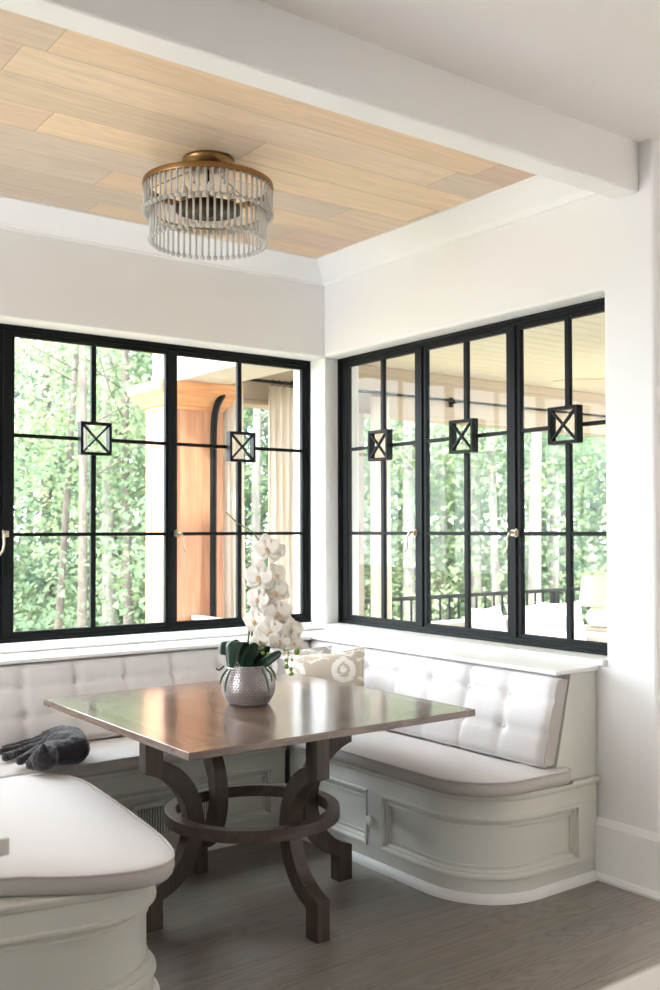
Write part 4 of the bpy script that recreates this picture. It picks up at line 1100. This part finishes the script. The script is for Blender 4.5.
def trunk_mesh(seed, r_, h, lean):
    q = random.Random(seed); bm = bmesh.new(); pts = []; rad = []
    for k in range(13):
        t = k/12; pts.append(Vector((lean*t*h*0.1+0.07*math.sin(3*t+seed), 0.07*math.sin(4*t+2*seed), -0.6+h*t))); rad.append(r_*(1.25-0.85*t)*(1.25 if k == 0 else 1))
    tube(bm, pts, rad, 9)
    for k in range(7):
        t = q.uniform(0.35, 0.95); p = pts[0].lerp(pts[-1], t); a = q.uniform(0, 6.28); L = q.uniform(0.8, 2.0)
        tube(bm, [p, p+Vector((math.cos(a)*L*0.5, math.sin(a)*L*0.5, L*0.22)), p+Vector((math.cos(a)*L, math.sin(a)*L, L*0.6))], [r_*0.22, r_*0.15, r_*0.06], 5)
    me = bpy.data.meshes.new('trunk'); bm.to_mesh(me); bm.free(); me.polygons.foreach_set('use_smooth', [True]*len(me.polygons)); return me
def blobs_for(seed, n, z0, z1, sp):
    q = random.Random(seed); out = []
    for _ in range(n):
        a = q.uniform(0, 6.28); r_ = sp*q.random()**0.5
        out.append((r_*math.cos(a), r_*math.sin(a), q.uniform(z0, z1), q.uniform(0.45, 1.0)))
    return out
FOL_HI = [leaf_cloud(11+k, 2400, blobs_for(31+k, 26, 1.2, 8.0, 2.2), 0.11, 1) for k in range(3)]
FOL_LO = [leaf_cloud(51+k, 6500, blobs_for(71+k, 46, -0.6, 9.5, 2.6), 0.135, 1) for k in range(4)]
def tree(name, label, group, loc, tm, fm, lm, bark, rz=0.0, sc=1.0):
    root = empty(name, loc, label, 'tree', group); root.rotation_euler.z = rz; root.scale = (sc, sc, sc)
    a = bpy.data.objects.new('trunk', tm); COL.objects.link(a); a.parent = root
    if not tm.materials: tm.materials.append(MT[bark])
    b = bpy.data.objects.new('foliage', fm); COL.objects.link(b); b.parent = root
    if not fm.materials: fm.materials.append(MT['leaf_a'])
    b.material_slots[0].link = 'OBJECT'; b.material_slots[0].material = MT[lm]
    return root
def gz(x, y):
    far = math.hypot(x-3, y-5); return -1.1-0.03*far+0.35*noise.noise((x*0.15, y*0.15, 0))+(0.0 if far < 20 else (far-20)*0.07)
NEAR = [(50, 14.0, 0.052, 0.55, 'bark', 'leaning thin brown tree trunk seen left of the cross ornament in the back window'),
        (78, 13.0, 0.058, 0.0, 'bark', 'straight grey tree trunk behind the cross ornament of the middle back sash'),
        (104, 16.0, 0.10, 0.1, 'bark_pale', 'pale tree trunk just right of the middle bar in the back window'),
        (131, 15.0, 0.07, 0.0, 'bark', 'slim tree trunk just left of the cedar column'),
        (262, 15.0, 0.075, -0.1, 'bark_pale', 'grey tree trunk in the gap between the two porch curtains'),
        (374, 16.0, 0.08, 0.1, 'bark_pale', 'tree trunk beside the beige curtain in the right window'),
        (409, 14.5, 0.085, -0.05, 'bark_pale', 'pale tree trunk next to the first window handle of the right window'),
        (440, 17.0, 0.085, 0.0, 'bark_pale', 'slim pale tree trunk at the left of the middle right sash'),
        (470, 15.0, 0.075, 0.05, 'bark_pale', 'pale tree trunk just right of the middle bar in the right window'),
        (496, 14.0, 0.06, 0.05, 'bark_pale', 'slim tree trunk beside the brass handle of the right window'),
        (541, 13.5, 0.085, 0.0, 'bark_pale', 'thicker pale tree trunk left of the porch lamp'),
        (553, 16.0, 0.08, -0.05, 'bark_pale', 'pale tree trunk just behind the left edge of the porch lamp')]
for i, (px, dep, r_, lean, bark, lab) in enumerate(NEAR):
    p = at(px, 520, dep); z = gz(p.x, p.y)
    tree('slim_tree', lab, 'slim trees near the house', (p.x, p.y, z), trunk_mesh(i, r_, 11.0, lean), FOL_HI[i % 3].copy(), ('leaf_a', 'leaf_b')[i % 2], bark, 0.0)
TM = [trunk_mesh(100+k, 0.13, 12.0, 0.05) for k in range(3)]
k = 0
for dep, step, off in ((20.0, 66, 0), (26.5, 60, 25), (33.0, 56, 12)):
    px = -150+off
    while px < 800:
        p = at(px+rnd.uniform(-9, 9), 520, dep+rnd.uniform(-1.6, 1.6))
        left = px < 325
        lab = 'leafy green tree in the woods beyond the back window' if left else 'leafy green tree in the woods beyond the porch railing'
        grp = 'woodland trees beyond the back window' if left else 'woodland trees beyond the porch railing'
        tree('woodland_tree', lab, grp, (p.x, p.y, gz(p.x, p.y)), TM[k % 3], FOL_LO[k % 4], ('leaf_b', 'leaf_a', 'leaf_c', 'leaf_a', 'leaf_b')[k % 5], 'bark', rnd.uniform(0, 6.28), rnd.uniform(0.9, 1.15))
        k += 1; px += step
# low growth under the trees
bl = []
for _ in range(110):
    p = at(rnd.uniform(-100, 720), 520, rnd.uniform(13, 27)); bl.append((p.x, p.y, gz(p.x, p.y)+rnd.uniform(0.1, 1.1), rnd.uniform(0.5, 1.0)))
me = leaf_cloud(5, 12000, bl, 0.13, 1); me.materials.append(MT['leaf_b'])
o = bpy.data.objects.new('undergrowth', me); COL.objects.link(o); tag(o, 'low green undergrowth covering the ground among the trees', 'undergrowth', kind='stuff')

# ------------------------------------------------------------------ light
w = bpy.data.worlds.new('sky'); S.world = w; w.use_nodes = True
nt = w.node_tree; bg = nt.nodes['Background']
SKY_STRENGTH, SUN, EXPO, FILL = 10.5, 8.0, 0.65, 37
bg.inputs[0].default_value = (0.84, 0.92, 1.0, 1); bg.inputs[1].default_value = SKY_STRENGTH
sl = bpy.data.lights.new('sun', 'SUN'); sl.energy = SUN; sl.angle = R(1.0); sl.color = (1.0, 0.95, 0.86)
so = bpy.data.objects.new('sun', sl); COL.objects.link(so)
so.rotation_euler = Vector((0.78, 0.30, -0.95)).to_track_quat('-Z', 'Y').to_euler()
def area(name, loc, to, sx, sy, e, col=(1, 0.985, 0.96)):
    l = bpy.data.lights.new(name, 'AREA'); l.shape = 'RECTANGLE'; l.size = sx; l.size_y = sy; l.energy = e; l.color = col
    o = bpy.data.objects.new(name, l); COL.objects.link(o); o.location = loc
    o.rotation_euler = (Vector(to)-Vector(loc)).to_track_quat('-Z', 'Y').to_euler(); return o
# area light standing in for an unseen left window; the wall is solid
area('left_window_stand_in', (LX+0.02, 3.45, 1.66), (3, 3.45, 1.66), 1.7, 1.5, 84, (0.90, 0.955, 1))
# added, unseen fill disks below the main ceiling; floor bounce brightens it
for x, y in ((3.6, 0.3), (4.5, 0.3), (3.6, -1.2), (4.5, -1.2), (3.6, -2.6)):
    l = bpy.data.lights.new('ceiling_fill_light', 'AREA'); l.shape = 'DISK'; l.size = 0.14; l.energy = FILL; l.spread = R(75); l.color = (0.98, 0.99, 1.0)
    o = bpy.data.objects.new('ceiling_fill_light', l); COL.objects.link(o); o.location = (x, y, MC-0.006)
S.view_settings.view_transform = 'Standard'; S.view_settings.look = 'None'; S.view_settings.gamma = 1.0
S.view_settings.use_curve_mapping = False; S.view_settings.exposure = EXPO
S.cycles.use_denoising = True
S.cycles.max_bounces = 10; S.cycles.diffuse_bounces = 5; S.cycles.glossy_bounces = 4; S.cycles.transmission_bounces = 6; S.cycles.transparent_max_bounces = 24
S.cycles.sample_clamp_indirect = 8.0; S.cycles.caustics_reflective = False; S.cycles.caustics_refractive = False
